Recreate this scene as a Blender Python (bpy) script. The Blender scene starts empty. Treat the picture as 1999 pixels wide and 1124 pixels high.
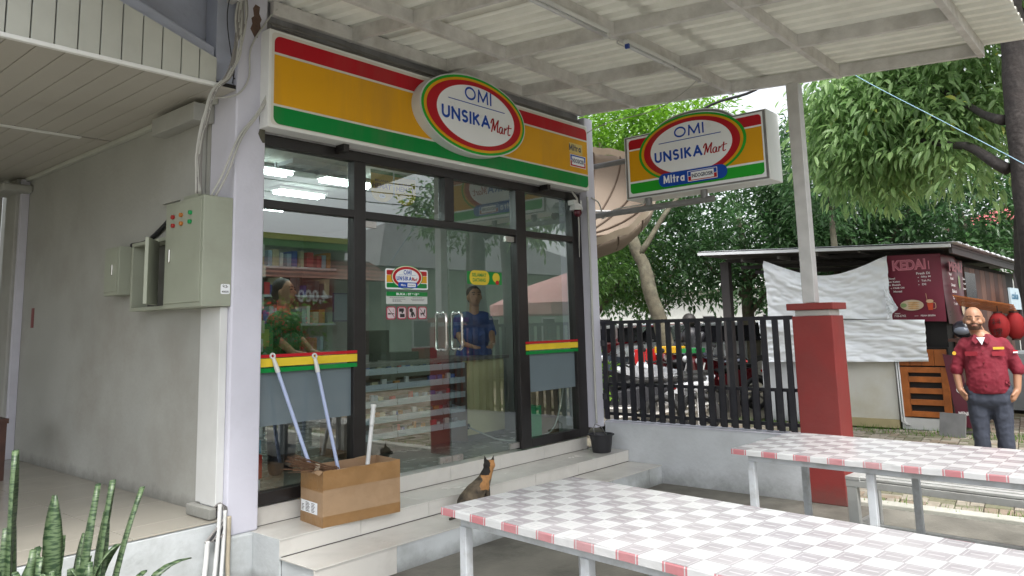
import bpy, bmesh, math, random
from mathutils import Vector, Matrix, noise
random.seed(7)
D = bpy.data
SC = bpy.context.scene
COL = SC.collection
PI = math.pi
# ------------------------------------------------------------------ camera, sky, sun, exposure
cd = D.cameras.new("camera")
cam = D.objects.new("camera", cd)
COL.objects.link(cam)
Rr = ((0.65620604, -0.75414031, -0.02580732), (0.08794577, 0.11040319, -0.98998822), (0.74943924, 0.64736661, 0.13877069))
right, down, fwd = [Vector(r) for r in Rr]
m = Matrix.Identity(4)
for i in range(3):
    m[i][0] = right[i]; m[i][1] = -down[i]; m[i][2] = -fwd[i]
m[2][3] = 1.55
cam.matrix_world = m
cd.sensor_width = 36; cd.lens = 36 * 1482 / 1999
cd.shift_x = 0.00125; cd.shift_y = -132 / 1999
cd.clip_start = 0.05; cd.clip_end = 500
SC.camera = cam
W = D.worlds.new("World"); SC.world = W; W.use_nodes = True
wn = W.node_tree; wn.nodes.clear()
sky = wn.nodes.new("ShaderNodeTexSky"); sky.sky_type = 'NISHITA'; sky.sun_disc = False
sky.sun_elevation = math.radians(58); sky.sun_rotation = math.radians(214)
sky.air_density = 1.0; sky.dust_density = 4.0; sky.ozone_density = 1.0
hs = wn.nodes.new("ShaderNodeHueSaturation"); hs.inputs['Saturation'].default_value = 0.22
bg = wn.nodes.new("ShaderNodeBackground"); bg.inputs['Strength'].default_value = 0.14
wo = wn.nodes.new("ShaderNodeOutputWorld")
wn.links.new(sky.outputs[0], hs.inputs['Color']); wn.links.new(hs.outputs[0], bg.inputs[0]); wn.links.new(bg.outputs[0], wo.inputs[0])
sl = D.lights.new("sun", 'SUN'); sl.energy = 1.5; sl.angle = math.radians(14); sl.color = (1, 0.97, 0.93)
sun = D.objects.new("sun", sl); COL.objects.link(sun)
az = math.radians(214)   # towards -y, slightly -x
sd = Vector((math.sin(az) * math.cos(math.radians(58)), math.cos(az) * math.cos(math.radians(58)), math.sin(math.radians(58))))
sun.rotation_euler = sd.to_track_quat('Z', 'Y').to_euler()
SC.view_settings.view_transform = 'Standard'; SC.view_settings.look = 'None'
SC.view_settings.exposure = 1.42; SC.view_settings.gamma = 1; SC.view_settings.use_curve_mapping = False
SC.cycles.max_bounces = 8; SC.cycles.transparent_max_bounces = 24

# ------------------------------------------------------------------ materials
def nt(name):
    mt = D.materials.new(name); mt.use_nodes = True
    n = mt.node_tree; n.nodes.clear()
    o = n.nodes.new("ShaderNodeOutputMaterial")
    return mt, n, o
def srgb(r, g, b):
    f = lambda c: (c / 255 / 12.92) if c <= 10 else (((c / 255) + 0.055) / 1.055) ** 2.4
    return (f(r), f(g), f(b))
def mat(name, col, rough=0.6, var=0.12, scale=6, dirt=None, dirt_amt=0.0, dirt_scale=1.2, bump=0.0, bscale=60, metal=0.0, spec=0.5, coat=0.0, streak=False, emit=0.0, base=None):
    mt, n, o = nt(name)
    L = n.links.new
    b = n.nodes.new("ShaderNodeBsdfPrincipled")
    tc = n.nodes.new("ShaderNodeTexCoord")
    mp = n.nodes.new("ShaderNodeMapping")
    geo = n.nodes.new("ShaderNodeNewGeometry")
    L(geo.outputs['Position'], mp.inputs[0])
    if streak: mp.inputs['Scale'].default_value = (1, 1, 0.12)
    nz = n.nodes.new("ShaderNodeTexNoise"); nz.inputs['Scale'].default_value = scale; nz.inputs['Detail'].default_value = 6
    L(mp.outputs[0], nz.inputs[0])
    rp = n.nodes.new("ShaderNodeMapRange"); rp.inputs[1].default_value = 0.3; rp.inputs[2].default_value = 0.7
    rp.inputs[3].default_value = 1 - var; rp.inputs[4].default_value = 1 + var * 0.6
    L(nz.outputs[0], rp.inputs[0])
    mx = n.nodes.new("ShaderNodeMix"); mx.data_type = 'RGBA'; mx.blend_type = 'MULTIPLY'; mx.inputs[0].default_value = 1
    mx.inputs[6].default_value = (*col, 1)
    L(rp.outputs[0], mx.inputs[7])
    last = mx.outputs[2]
    if dirt is not None:
        n2 = n.nodes.new("ShaderNodeTexNoise"); n2.inputs['Scale'].default_value = dirt_scale; n2.inputs['Detail'].default_value = 8; n2.inputs['Roughness'].default_value = 0.65
        L(mp.outputs[0], n2.inputs[0])
        r2 = n.nodes.new("ShaderNodeMapRange"); r2.inputs[1].default_value = 0.48; r2.inputs[2].default_value = 0.72; r2.inputs[3].default_value = 0; r2.inputs[4].default_value = dirt_amt
        L(n2.outputs[0], r2.inputs[0])
        m2 = n.nodes.new("ShaderNodeMix"); m2.data_type = 'RGBA'
        L(r2.outputs[0], m2.inputs[0]); L(last, m2.inputs[6]); m2.inputs[7].default_value = (*dirt, 1)
        last = m2.outputs[2]
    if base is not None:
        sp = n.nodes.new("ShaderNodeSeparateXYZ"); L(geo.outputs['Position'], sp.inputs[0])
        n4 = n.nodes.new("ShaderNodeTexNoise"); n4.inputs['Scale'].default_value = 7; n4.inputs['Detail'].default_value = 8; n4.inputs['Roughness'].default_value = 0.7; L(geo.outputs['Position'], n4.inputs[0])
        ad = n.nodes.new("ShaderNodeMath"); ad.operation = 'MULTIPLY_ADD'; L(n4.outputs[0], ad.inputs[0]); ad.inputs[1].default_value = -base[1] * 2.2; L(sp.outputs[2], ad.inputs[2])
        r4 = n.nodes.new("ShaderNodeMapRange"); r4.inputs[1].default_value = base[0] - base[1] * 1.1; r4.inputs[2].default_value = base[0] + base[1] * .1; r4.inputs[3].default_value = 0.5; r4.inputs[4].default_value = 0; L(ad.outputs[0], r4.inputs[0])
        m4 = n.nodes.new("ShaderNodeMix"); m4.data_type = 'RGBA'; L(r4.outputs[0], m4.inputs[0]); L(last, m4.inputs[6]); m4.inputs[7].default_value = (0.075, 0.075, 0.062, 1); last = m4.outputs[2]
    L(last, b.inputs['Base Color'])
    b.inputs['Roughness'].default_value = rough; b.inputs['Metallic'].default_value = metal
    b.inputs['Specular IOR Level'].default_value = spec; b.inputs['Coat Weight'].default_value = coat
    if rough > 0.15:
        rr = n.nodes.new("ShaderNodeMapRange"); rr.inputs[3].default_value = max(rough - 0.1, 0.05); rr.inputs[4].default_value = min(rough + 0.12, 1)
        L(nz.outputs[0], rr.inputs[0]); L(rr.outputs[0], b.inputs['Roughness'])
    if bump > 0:
        n3 = n.nodes.new("ShaderNodeTexNoise"); n3.inputs['Scale'].default_value = bscale; n3.inputs['Detail'].default_value = 5
        L(geo.outputs['Position'], n3.inputs[0])
        bp = n.nodes.new("ShaderNodeBump"); bp.inputs['Strength'].default_value = bump; bp.inputs['Distance'].default_value = 0.01
        L(n3.outputs[0], bp.inputs['Height']); L(bp.outputs[0], b.inputs['Normal'])
    if emit > 0:
        L(last, b.inputs['Emission Color']); b.inputs['Emission Strength'].default_value = emit
    L(b.outputs[0], o.inputs[0])
    return mt
def glassmat(name, tint, base=0.06, rough=0.0, film=0.0):
    mt, n, o = nt(name); L = n.links.new
    tr = n.nodes.new("ShaderNodeBsdfTransparent"); tr.inputs[0].default_value = (*tint, 1)
    gl = n.nodes.new("ShaderNodeBsdfGlossy"); gl.inputs['Roughness'].default_value = rough; gl.inputs[0].default_value = (0.97, 1, 0.99, 1)
    fr = n.nodes.new("ShaderNodeFresnel"); fr.inputs[0].default_value = 1.52
    mr = n.nodes.new("ShaderNodeMapRange"); mr.inputs[3].default_value = base; mr.inputs[4].default_value = 1.0
    mr.inputs[1].default_value = 0.0; mr.inputs[2].default_value = 1.0
    L(fr.outputs[0], mr.inputs[0])
    gb = n.nodes.new("ShaderNodeNewGeometry"); iv = n.nodes.new("ShaderNodeMath"); iv.operation = 'SUBTRACT'; iv.inputs[0].default_value = 1; L(gb.outputs['Backfacing'], iv.inputs[1])
    ml = n.nodes.new("ShaderNodeMath"); ml.operation = 'MULTIPLY'; L(mr.outputs[0], ml.inputs[0]); L(iv.outputs[0], ml.inputs[1])
    mx = n.nodes.new("ShaderNodeMixShader")
    L(ml.outputs[0], mx.inputs[0]); L(tr.outputs[0], mx.inputs[1]); L(gl.outputs[0], mx.inputs[2])
    L(mx.outputs[0], o.inputs[0])
    return mt
def leafmat(name, c1, c2, c3=None, trans=0.45):
    mt, n, o = nt(name); L = n.links.new
    at = n.nodes.new("ShaderNodeAttribute"); at.attribute_name = "var"
    cr = n.nodes.new("ShaderNodeValToRGB")
    cr.color_ramp.elements[0].color = (*c1, 1); cr.color_ramp.elements[1].color = (*c2, 1)
    if c3:
        e = cr.color_ramp.elements.new(0.93); e.color = (*c2, 1); cr.color_ramp.elements[2].color = (*c3, 1)
    L(at.outputs['Fac'], cr.inputs[0])
    b = n.nodes.new("ShaderNodeBsdfPrincipled"); b.inputs['Roughness'].default_value = 0.42
    L(cr.outputs[0], b.inputs['Base Color'])
    t = n.nodes.new("ShaderNodeBsdfTranslucent"); hsv = n.nodes.new("ShaderNodeHueSaturation"); hsv.inputs['Value'].default_value = 1.7; hsv.inputs['Saturation'].default_value = 1.1
    L(cr.outputs[0], hsv.inputs['Color']); L(hsv.outputs[0], t.inputs[0])
    mx = n.nodes.new("ShaderNodeMixShader"); mx.inputs[0].default_value = trans
    L(b.outputs[0], mx.inputs[1]); L(t.outputs[0], mx.inputs[2]); L(mx.outputs[0], o.inputs[0])
    return mt
def emitmat(name, col, s):
    mt, n, o = nt(name)
    e = n.nodes.new("ShaderNodeEmission"); e.inputs[0].default_value = (*col, 1); e.inputs[1].default_value = s
    nz = n.nodes.new("ShaderNodeTexNoise"); nz.inputs['Scale'].default_value = 2
    n.links.new(e.outputs[0], o.inputs[0]); return mt

M = {}
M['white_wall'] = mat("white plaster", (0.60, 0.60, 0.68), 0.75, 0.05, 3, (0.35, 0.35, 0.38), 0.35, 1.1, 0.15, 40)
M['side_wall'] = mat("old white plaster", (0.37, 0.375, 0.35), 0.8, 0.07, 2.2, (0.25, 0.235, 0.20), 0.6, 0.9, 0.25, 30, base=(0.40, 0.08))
M['lavender'] = mat("lavender plaster", (0.40, 0.43, 0.52), 0.8, 0.08, 3, (0.25, 0.25, 0.28), 0.5, 1.4, 0.2, 30)
M['grime_wall'] = mat("streaked plaster", (0.30, 0.30, 0.31), 0.8, 0.2, 5, (0.12, 0.11, 0.10), 0.8, 3, 0.3, 30, streak=True)
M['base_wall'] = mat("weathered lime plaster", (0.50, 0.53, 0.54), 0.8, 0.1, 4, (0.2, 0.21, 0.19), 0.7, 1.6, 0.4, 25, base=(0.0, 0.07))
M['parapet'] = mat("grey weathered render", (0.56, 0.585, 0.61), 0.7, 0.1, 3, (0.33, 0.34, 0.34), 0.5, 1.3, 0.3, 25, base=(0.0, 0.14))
M['tile'] = mat("cream ceramic tile", (0.62, 0.605, 0.565), 0.22, 0.05, 3, (0.3, 0.28, 0.25), 0.35, 2.0, 0.0)
M['ftile'] = mat("beige floor tile", (0.36, 0.34, 0.29), 0.2, 0.06, 3, (0.22, 0.2, 0.17), 0.4, 1.5)
M['grout'] = mat("dark grout", (0.10, 0.09, 0.08), 0.9, 0.2)
M['ceil'] = mat("pvc ceiling panel", (0.46, 0.44, 0.39), 0.45, 0.05, 4, (0.3, 0.28, 0.24), 0.4, 1.0)
M['fascia'] = mat("pale timber board", (0.48, 0.49, 0.44), 0.6, 0.06, 4, (0.3, 0.3, 0.26), 0.3, 1.5)
M['beam'] = mat("old painted steel beam", (0.58, 0.57, 0.55), 0.75, 0.16, 9, (0.26, 0.23, 0.2), 0.5, 3.5, 0.4, 60)
M['sheet'] = mat("dusty roof sheet", (0.74, 0.735, 0.67), 0.7, 0.08, 5, (0.35, 0.32, 0.26), 0.35, 1.2, 0.1, 30)
def translucent(mt, col, f):
    n = mt.node_tree; b = [q for q in n.nodes if q.type == 'BSDF_PRINCIPLED'][0]; o = [q for q in n.nodes if q.type == 'OUTPUT_MATERIAL'][0]
    t = n.nodes.new("ShaderNodeBsdfTranslucent"); t.inputs[0].default_value = (*col, 1); mx = n.nodes.new("ShaderNodeMixShader"); mx.inputs[0].default_value = f
    n.links.new(b.outputs[0], mx.inputs[1]); n.links.new(t.outputs[0], mx.inputs[2]); n.links.new(mx.outputs[0], o.inputs[0])
translucent(M['sheet'], (0.66, 0.66, 0.62), 0.24)
M['black_frame'] = mat("black aluminium", (0.016, 0.014, 0.014), 0.35, 0.2, 8)
M['rubber'] = mat("black rubber", (0.02, 0.02, 0.02), 0.7, 0.2)
M['fence'] = mat("black steel paint", (0.012, 0.012, 0.018), 0.45, 0.25, 10, (0.06, 0.06, 0.06), 0.3, 6)
M['white_box'] = mat("sign box white", (0.76, 0.77, 0.75), 0.35, 0.04)
M['sg_red'] = mat("sign red", (0.46, 0.012, 0.022), 0.3, 0.04, 2, spec=0.25, dirt=(0.16, 0.13, 0.10), dirt_amt=0.22, dirt_scale=3.5, streak=True)
M['sg_yel'] = mat("sign yellow", (0.72, 0.36, 0.012), 0.3, 0.04, 2, spec=0.25, dirt=(0.16, 0.13, 0.10), dirt_amt=0.22, dirt_scale=3.5, streak=True)
M['sg_grn'] = mat("sign green", (0.004, 0.23, 0.045), 0.3, 0.04, 2, spec=0.25, dirt=(0.16, 0.13, 0.10), dirt_amt=0.22, dirt_scale=3.5, streak=True)
M['sg_lgrn'] = mat("sign bright green", (0.02, 0.36, 0.03), 0.3, 0.04, 2, spec=0.25)
M['sg_white'] = mat("sign white", (0.84, 0.87, 0.90), 0.3, 0.02)
M['sg_cream'] = mat("sign cream line", (0.75, 0.72, 0.55), 0.3, 0.02)
M['sg_blue'] = mat("sign blue", (0.01, 0.07, 0.42), 0.3, 0.04, spec=0.25)
M['sg_dred'] = mat("sign script red", (0.42, 0.008, 0.02), 0.3, 0.02, spec=0.25)
M['ink'] = mat("dark print", (0.02, 0.025, 0.08), 0.4, 0.02)
M['ink_black'] = mat("black print", (0.015, 0.015, 0.015), 0.4, 0.02)
M['ink_grey'] = mat("grey print", (0.12, 0.13, 0.14), 0.4, 0.02)
M['metal_grey'] = mat("grey painted pipe", (0.22, 0.22, 0.22), 0.45, 0.15, 8, metal=0.2)
M['galv'] = mat("galvanised post", (0.56, 0.555, 0.55), 0.5, 0.12, 9, metal=0.3)
M['chrome'] = mat("chrome", (0.75, 0.74, 0.72), 0.1, 0.05, metal=1.0)
M['steel'] = mat("brushed steel", (0.5, 0.48, 0.45), 0.3, 0.15, 20, metal=0.8)
M['frost'] = None
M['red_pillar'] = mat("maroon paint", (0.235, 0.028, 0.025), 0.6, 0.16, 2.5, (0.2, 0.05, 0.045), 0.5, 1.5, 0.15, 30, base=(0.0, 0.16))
M['pillar_neck'] = mat("white neck paint", (0.50, 0.49, 0.46), 0.7, 0.15, 8, (0.25, 0.24, 0.2), 0.5, 4)
M['concrete'] = mat("dark yard concrete", (0.17, 0.162, 0.138), 0.7, 0.35, 2.5, (0.055, 0.052, 0.042), 0.85, 1.7, 0.4, 40)
M['soil'] = mat("mossy soil", (0.10, 0.09, 0.05), 0.95, 0.35, 3, (0.05, 0.075, 0.02), 0.8, 2, 0.6, 30)
M['kerb'] = mat("pale kerb concrete", (0.42, 0.42, 0.37), 0.8, 0.15, 6, (0.2, 0.2, 0.16), 0.5, 3, 0.4, 40)
PV = [mat("brown paver", (0.24, 0.19, 0.14), 0.85, 0.2, 12, (0.12, 0.12, 0.08), 0.5, 5, 0.5, 60), mat("grey paver", (0.29, 0.26, 0.21), 0.85, 0.2, 12, (0.14, 0.13, 0.09), 0.5, 5, 0.5, 60), mat("mossy paver", (0.16, 0.155, 0.10), 0.85, 0.2, 12, (0.08, 0.1, 0.04), 0.5, 5, 0.5, 60)]
M['table_leg'] = mat("white grey enamel", (0.50, 0.53, 0.56), 0.4, 0.08, 10, (0.2, 0.18, 0.15), 0.5, 9)
M['bench'] = mat("bench enamel", (0.42, 0.43, 0.42), 0.4, 0.1, 10, (0.2, 0.18, 0.16), 0.4, 7)
M['card'] = mat("brown cardboard", (0.36, 0.24, 0.14), 0.85, 0.12, 5, (0.22, 0.13, 0.06), 0.5, 3, 0.6, 14)
M['tape'] = mat("glossy brown tape", (0.30, 0.17, 0.07), 0.35, 0.14, 7, (0.24, 0.12, 0.035), 0.5, 9, 0.5, 22)
M['card_in'] = mat("cardboard inside", (0.30, 0.19, 0.11), 0.85, 0.1, 5)
M['mop_blue'] = mat("pale blue tube", (0.40, 0.47, 0.68), 0.3, 0.05)
M['plastic_w'] = mat("white plastic", (0.62, 0.63, 0.62), 0.4, 0.06)
M['straw'] = mat("broom bristle", (0.14, 0.075, 0.04), 0.8, 0.3, 30)
M['cab_grey'] = mat("grey green enamel", (0.32, 0.345, 0.275), 0.45, 0.06, 3, (0.2, 0.2, 0.15), 0.35, 2.5)
M['cable_w'] = mat("white cable", (0.46, 0.46, 0.43), 0.6, 0.1)
M['cable_g'] = mat("grey cable", (0.22, 0.21, 0.20), 0.6, 0.1)
M['cable_b'] = mat("black cable", (0.015, 0.015, 0.018), 0.5, 0.1)
M['wire_blue'] = mat("pale blue wire", (0.25, 0.42, 0.55), 0.5, 0.1)
M['pvc_old'] = mat("old beige pipe", (0.42, 0.37, 0.28), 0.6, 0.2, 12, (0.15, 0.12, 0.08), 0.5, 8)
M['red_btn'] = mat("red lens", (0.35, 0.02, 0.02), 0.25, 0.05)
M['org_btn'] = mat("orange lens", (0.45, 0.17, 0.04), 0.25, 0.05)
M['grn_btn'] = mat("green lens", (0.01, 0.28, 0.08), 0.25, 0.05)
M['bucket'] = mat("dark plastic bucket", (0.022, 0.022, 0.026), 0.45, 0.15, 8)
M['tarp'] = mat("white tarpaulin", (0.84, 0.88, 0.92), 0.4, 0.04, 3, (0.45, 0.46, 0.45), 0.25, 1.2)
M['maroon'] = mat("maroon vinyl banner", (0.17, 0.018, 0.04), 0.35, 0.08, 3)
M['maroon_d'] = mat("faded maroon vinyl", (0.10, 0.022, 0.035), 0.3, 0.12, 3)
M['pink'] = mat("pink print", (0.62, 0.20, 0.26), 0.4, 0.05)
M['whiteprint'] = mat("white print", (0.72, 0.70, 0.70), 0.4, 0.02)
M['food'] = mat("fried food print", (0.52, 0.30, 0.12), 0.5, 0.3, 20)
M['foodpl'] = mat("plate print", (0.52, 0.42, 0.30), 0.5, 0.1)
M['wood_or'] = mat("orange varnished wood", (0.42, 0.13, 0.03), 0.35, 0.25, 14, (0.12, 0.04, 0.015), 0.6, 7)
M['wood_dk'] = mat("dark stained wood", (0.07, 0.03, 0.022), 0.6, 0.35, 8)
M['wood_md'] = mat("brown plank", (0.13, 0.06, 0.04), 0.6, 0.3, 8)
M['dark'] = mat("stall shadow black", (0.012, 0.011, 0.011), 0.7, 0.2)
M['stall_white'] = mat("off white stall wall", (0.60, 0.60, 0.55), 0.6, 0.05, 3, (0.42, 0.36, 0.2), 0.5, 1.0)
M['roof_dark'] = mat("dark steel rafters", (0.05, 0.045, 0.045), 0.6, 0.2)
M['roof_pale'] = mat("pale roof edge", (0.66, 0.68, 0.70), 0.5, 0.06)
M['lantern'] = mat("red lantern cloth", (0.27, 0.008, 0.010), 0.8, 0.1)
M['bark'] = mat("mottled bark", (0.085, 0.075, 0.05), 0.9, 0.4, 9, (0.17, 0.17, 0.12), 0.6, 5, 0.8, 25)
M['bark_dk'] = mat("dark wet bark", (0.032, 0.026, 0.024), 0.85, 0.4, 9, (0.09, 0.08, 0.075), 0.5, 14, 0.9, 25)
LF = {'near': leafmat("long mango leaves", (0.10, 0.19, 0.065), (0.29, 0.42, 0.18), (0.5, 0.5, 0.12)),
      'dark': leafmat("dark leaves", (0.022, 0.06, 0.024), (0.075, 0.15, 0.055)),
      'mid': leafmat("mid green leaves", (0.03, 0.085, 0.02), (0.10, 0.19, 0.045)),
      'bright': leafmat("fresh green leaves", (0.07, 0.17, 0.02), (0.20, 0.36, 0.05), (0.40, 0.5, 0.1)),
      'lime': leafmat("lime shoots", (0.25, 0.42, 0.01), (0.5, 0.62, 0.02)),
      'shrub': leafmat("shrub leaves", (0.05, 0.12, 0.02), (0.16, 0.28, 0.06)),
      'flower': leafmat("red petals", (0.5, 0.03, 0.03), (0.65, 0.12, 0.1))}
M['awning'] = mat("beige awning cloth", (0.21, 0.165, 0.125), 0.7, 0.12, 3, (0.12, 0.09, 0.065), 0.5, 1.5)
M['awn_rib'] = mat("dark awning rib", (0.10, 0.07, 0.05), 0.6, 0.1)
M['skin'] = mat("tan skin", (0.36, 0.185, 0.11), 0.5, 0.08, 12)
M['hair'] = mat("black hair", (0.015, 0.012, 0.011), 0.6, 0.2, 40)
M['beard'] = mat("short beard", (0.10, 0.052, 0.034), 0.8, 0.35, 60)
M['shirt'] = mat("maroon red twill", (0.165, 0.007, 0.020), 0.8, 0.08, 10, bump=0.2, bscale=150)
M['trouser'] = mat("navy grey cotton", (0.035, 0.042, 0.062), 0.85, 0.1, 10, bump=0.2, bscale=150)
M['teew'] = mat("white cotton", (0.6, 0.62, 0.66), 0.8, 0.05)
M['yellow_p'] = mat("yellow embroidery", (0.62, 0.38, 0.03), 0.6, 0.05)
M['blue_shirt'] = mat("royal blue shirt", (0.02, 0.06, 0.22), 0.8, 0.1)
M['cat'] = None
M['counter'] = mat("pale yellow laminate", (0.74, 0.64, 0.37), 0.4, 0.04)
M['counter_top'] = mat("grey laminate", (0.16, 0.15, 0.14), 0.3, 0.08)
M['shelf_grey'] = mat("grey shelf metal", (0.42, 0.46, 0.52), 0.4, 0.06)
M['int_wall'] = mat("shop inner wall", (0.34, 0.37, 0.34), 0.7, 0.08)
M['int_ceil'] = mat("shop ceiling", (0.38, 0.42, 0.38), 0.7, 0.08)
M['int_floor'] = mat("shop floor", (0.22, 0.23, 0.21), 0.25, 0.08)
M['brownpart'] = mat("brown partition", (0.15, 0.10, 0.07), 0.6, 0.15)
M['screen'] = mat("dark screen", (0.012, 0.012, 0.015), 0.2, 0.1)
M['tube_on'] = emitmat("lit tube", (0.9, 1.0, 0.97), 19)
M['tube_off'] = mat("unlit tube", (0.50, 0.51, 0.52), 0.3, 0.05)
M['glass'] = glassmat("green tinted glass", (0.84, 0.89, 0.87), 0.17)
M['glass_in'] = glassmat("door glass", (0.84, 0.89, 0.87), 0.17)
PC = {}
def pc(name, col, rough=0.5):
    if name not in PC: PC[name] = mat(name, col, rough, 0.08, 8)
    return PC[name]
M['frost'] = mat("frosted grey film", (0.145, 0.185, 0.205), 0.16, 0.04, 2, coat=0.3)
# tablecloth: printed check, squares 0.1 m
def cloth_mat(name, edge=False):
    mt, n, o = nt(name); L = n.links.new
    b = n.nodes.new("ShaderNodeBsdfPrincipled")
    tc = n.nodes.new("ShaderNodeTexCoord"); sx = n.nodes.new("ShaderNodeSeparateXYZ"); L(tc.outputs['Object'], sx.inputs[0])
    def math_(op, a, bb=None, c=None):
        q = n.nodes.new("ShaderNodeMath"); q.operation = op
        for k, v in enumerate((a, bb, c)):
            if v is None: continue
            if isinstance(v, (int, float)): q.inputs[k].default_value = v
            else: L(v, q.inputs[k])
        return q.outputs[0]
    ux = math_('MULTIPLY', sx.outputs[0], 1 / 0.1); uy = math_('MULTIPLY', sx.outputs[1], 1 / 0.1)
    fx = math_('FLOOR', ux); fy = math_('FLOOR', uy)
    if edge: par = math_('PINGPONG', fy, 1)
    else: par = math_('PINGPONG', math_('ADD', fx, fy), 1)
    qx = math_('SUBTRACT', ux, fx); qy = math_('SUBTRACT', uy, fy)
    dx = math_('ABSOLUTE', math_('SUBTRACT', qx, 0.5)); dy = math_('ABSOLUTE', math_('SUBTRACT', qy, 0.5))
    mxd = math_('MAXIMUM', dx, dy)
    frame = math_('MULTIPLY', math_('GREATER_THAN', mxd, 0.37), math_('LESS_THAN', mxd, 0.405))
    if edge: frame = math_('MULTIPLY', math_('GREATER_THAN', dy, 0.37), math_('LESS_THAN', dy, 0.42))
    core = math_('MULTIPLY', math_('LESS_THAN', dx, 0.05), math_('LESS_THAN', dy, 0.26))
    nz = n.nodes.new("ShaderNodeTexNoise"); nz.inputs['Scale'].default_value = 130; nz.inputs['Detail'].default_value = 2
    mp = n.nodes.new("ShaderNodeMapping"); mp.inputs['Scale'].default_value = (1.2, 0.35, 1); L(tc.outputs['Object'], mp.inputs[0]); L(mp.outputs[0], nz.inputs[0])
    lines = math_('LESS_THAN', math_('PINGPONG', math_('MULTIPLY', qx, 9), 1), 0.45)
    txt = math_('MULTIPLY', math_('MULTIPLY', lines, math_('GREATER_THAN', nz.outputs[0], 0.5)), math_('MULTIPLY', math_('LESS_THAN', dx, 0.3), math_('LESS_THAN', dy, 0.3)))
    big = n.nodes.new("ShaderNodeTexNoise"); big.inputs['Scale'].default_value = 2.3; L(tc.outputs['Object'], big.inputs[0])
    col_d = (0.41, 0.15, 0.165, 1) if edge else (0.305, 0.292, 0.308, 1)
    mA = n.nodes.new("ShaderNodeMix"); mA.data_type = 'RGBA'
    L(par, mA.inputs[0]); mA.inputs[6].default_value = (0.50, 0.51, 0.515, 1); mA.inputs[7].default_value = col_d
    mB = n.nodes.new("ShaderNodeMix"); mB.data_type = 'RGBA'
    L(math_('MULTIPLY', math_('MAXIMUM', frame, core), par), mB.inputs[0]); L(mA.outputs[2], mB.inputs[6]); mB.inputs[7].default_value = (0.43, 0.42, 0.43, 1)
    mC = n.nodes.new("ShaderNodeMix"); mC.data_type = 'RGBA'
    L(math_('MULTIPLY', math_('MULTIPLY', txt, math_('SUBTRACT', 1, par)), 0.35), mC.inputs[0]); L(mB.outputs[2], mC.inputs[6]); mC.inputs[7].default_value = (0.33, 0.31, 0.32, 1)
    mD = n.nodes.new("ShaderNodeMix"); mD.data_type = 'RGBA'
    mr = n.nodes.new("ShaderNodeMapRange"); mr.inputs[1].default_value = 0.45; mr.inputs[2].default_value = 0.7; mr.inputs[3].default_value = 0; mr.inputs[4].default_value = 0.35; L(big.outputs[0], mr.inputs[0])
    L(mr.outputs[0], mD.inputs[0]); L(mC.outputs[2], mD.inputs[6]); mD.inputs[7].default_value = (0.46, 0.45, 0.455, 1)
    L(mD.outputs[2], b.inputs['Base Color'])
    rr = n.nodes.new("ShaderNodeMapRange"); rr.inputs[3].default_value = 0.12; rr.inputs[4].default_value = 0.34; L(big.outputs[0], rr.inputs[0]); L(rr.outputs[0], b.inputs['Roughness'])
    bp = n.nodes.new("ShaderNodeBump"); bp.inputs['Strength'].default_value = 0.30; bp.inputs['Distance'].default_value = 0.012
    n5 = n.nodes.new("ShaderNodeTexNoise"); n5.inputs['Scale'].default_value = 14; L(tc.outputs['Object'], n5.inputs[0]); L(n5.outputs[0], bp.inputs['Height']); L(bp.outputs[0], b.inputs['Normal'])
    L(b.outputs[0], o.inputs[0]); return mt
M['cloth'] = cloth_mat("faded check tablecloth"); M['cloth_edge'] = cloth_mat("tablecloth hem", True)
def snake_mat():
    mt, n, o = nt("banded snake plant leaf"); L = n.links.new
    b = n.nodes.new("ShaderNodeBsdfPrincipled"); g = n.nodes.new("ShaderNodeNewGeometry")
    mp = n.nodes.new("ShaderNodeMapping"); mp.inputs['Scale'].default_value = (14, 14, 75); L(g.outputs['Position'], mp.inputs[0])
    nz = n.nodes.new("ShaderNodeTexNoise"); nz.inputs['Scale'].default_value = 1.7; nz.inputs['Detail'].default_value = 4; L(mp.outputs[0], nz.inputs[0])
    cr = n.nodes.new("ShaderNodeValToRGB"); e = cr.color_ramp.elements
    e[0].position = 0.43; e[0].color = (0.018, 0.042, 0.017, 1); e[1].position = 0.53; e[1].color = (0.085, 0.13, 0.062, 1)
    L(nz.outputs[0], cr.inputs[0]); L(cr.outputs[0], b.inputs['Base Color']); b.inputs['Roughness'].default_value = 0.45
    L(b.outputs[0], o.inputs[0]); return mt
M['snake'] = snake_mat(); M['dryleaf'] = mat("dry leaf tip", (0.36, 0.28, 0.16), 0.8, 0.2)
def tilerow_mat():
    mt, n, o = nt("terracotta roof"); L = n.links.new
    b = n.nodes.new("ShaderNodeBsdfPrincipled"); g = n.nodes.new("ShaderNodeNewGeometry")
    w = n.nodes.new("ShaderNodeTexWave"); w.inputs['Scale'].default_value = 2.2; w.bands_direction = 'Z'; w.inputs['Distortion'].default_value = 1.5; L(g.outputs['Position'], w.inputs[0])
    cr = n.nodes.new("ShaderNodeValToRGB"); cr.color_ramp.elements[0].color = (0.06, 0.025, 0.018, 1); cr.color_ramp.elements[1].color = (0.26, 0.11, 0.075, 1)
    L(w.outputs[0], cr.inputs[0]); L(cr.outputs[0], b.inputs['Base Color']); b.inputs['Roughness'].default_value = 0.85
    L(b.outputs[0], o.inputs[0]); return mt
M['terracotta'] = tilerow_mat()

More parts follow.
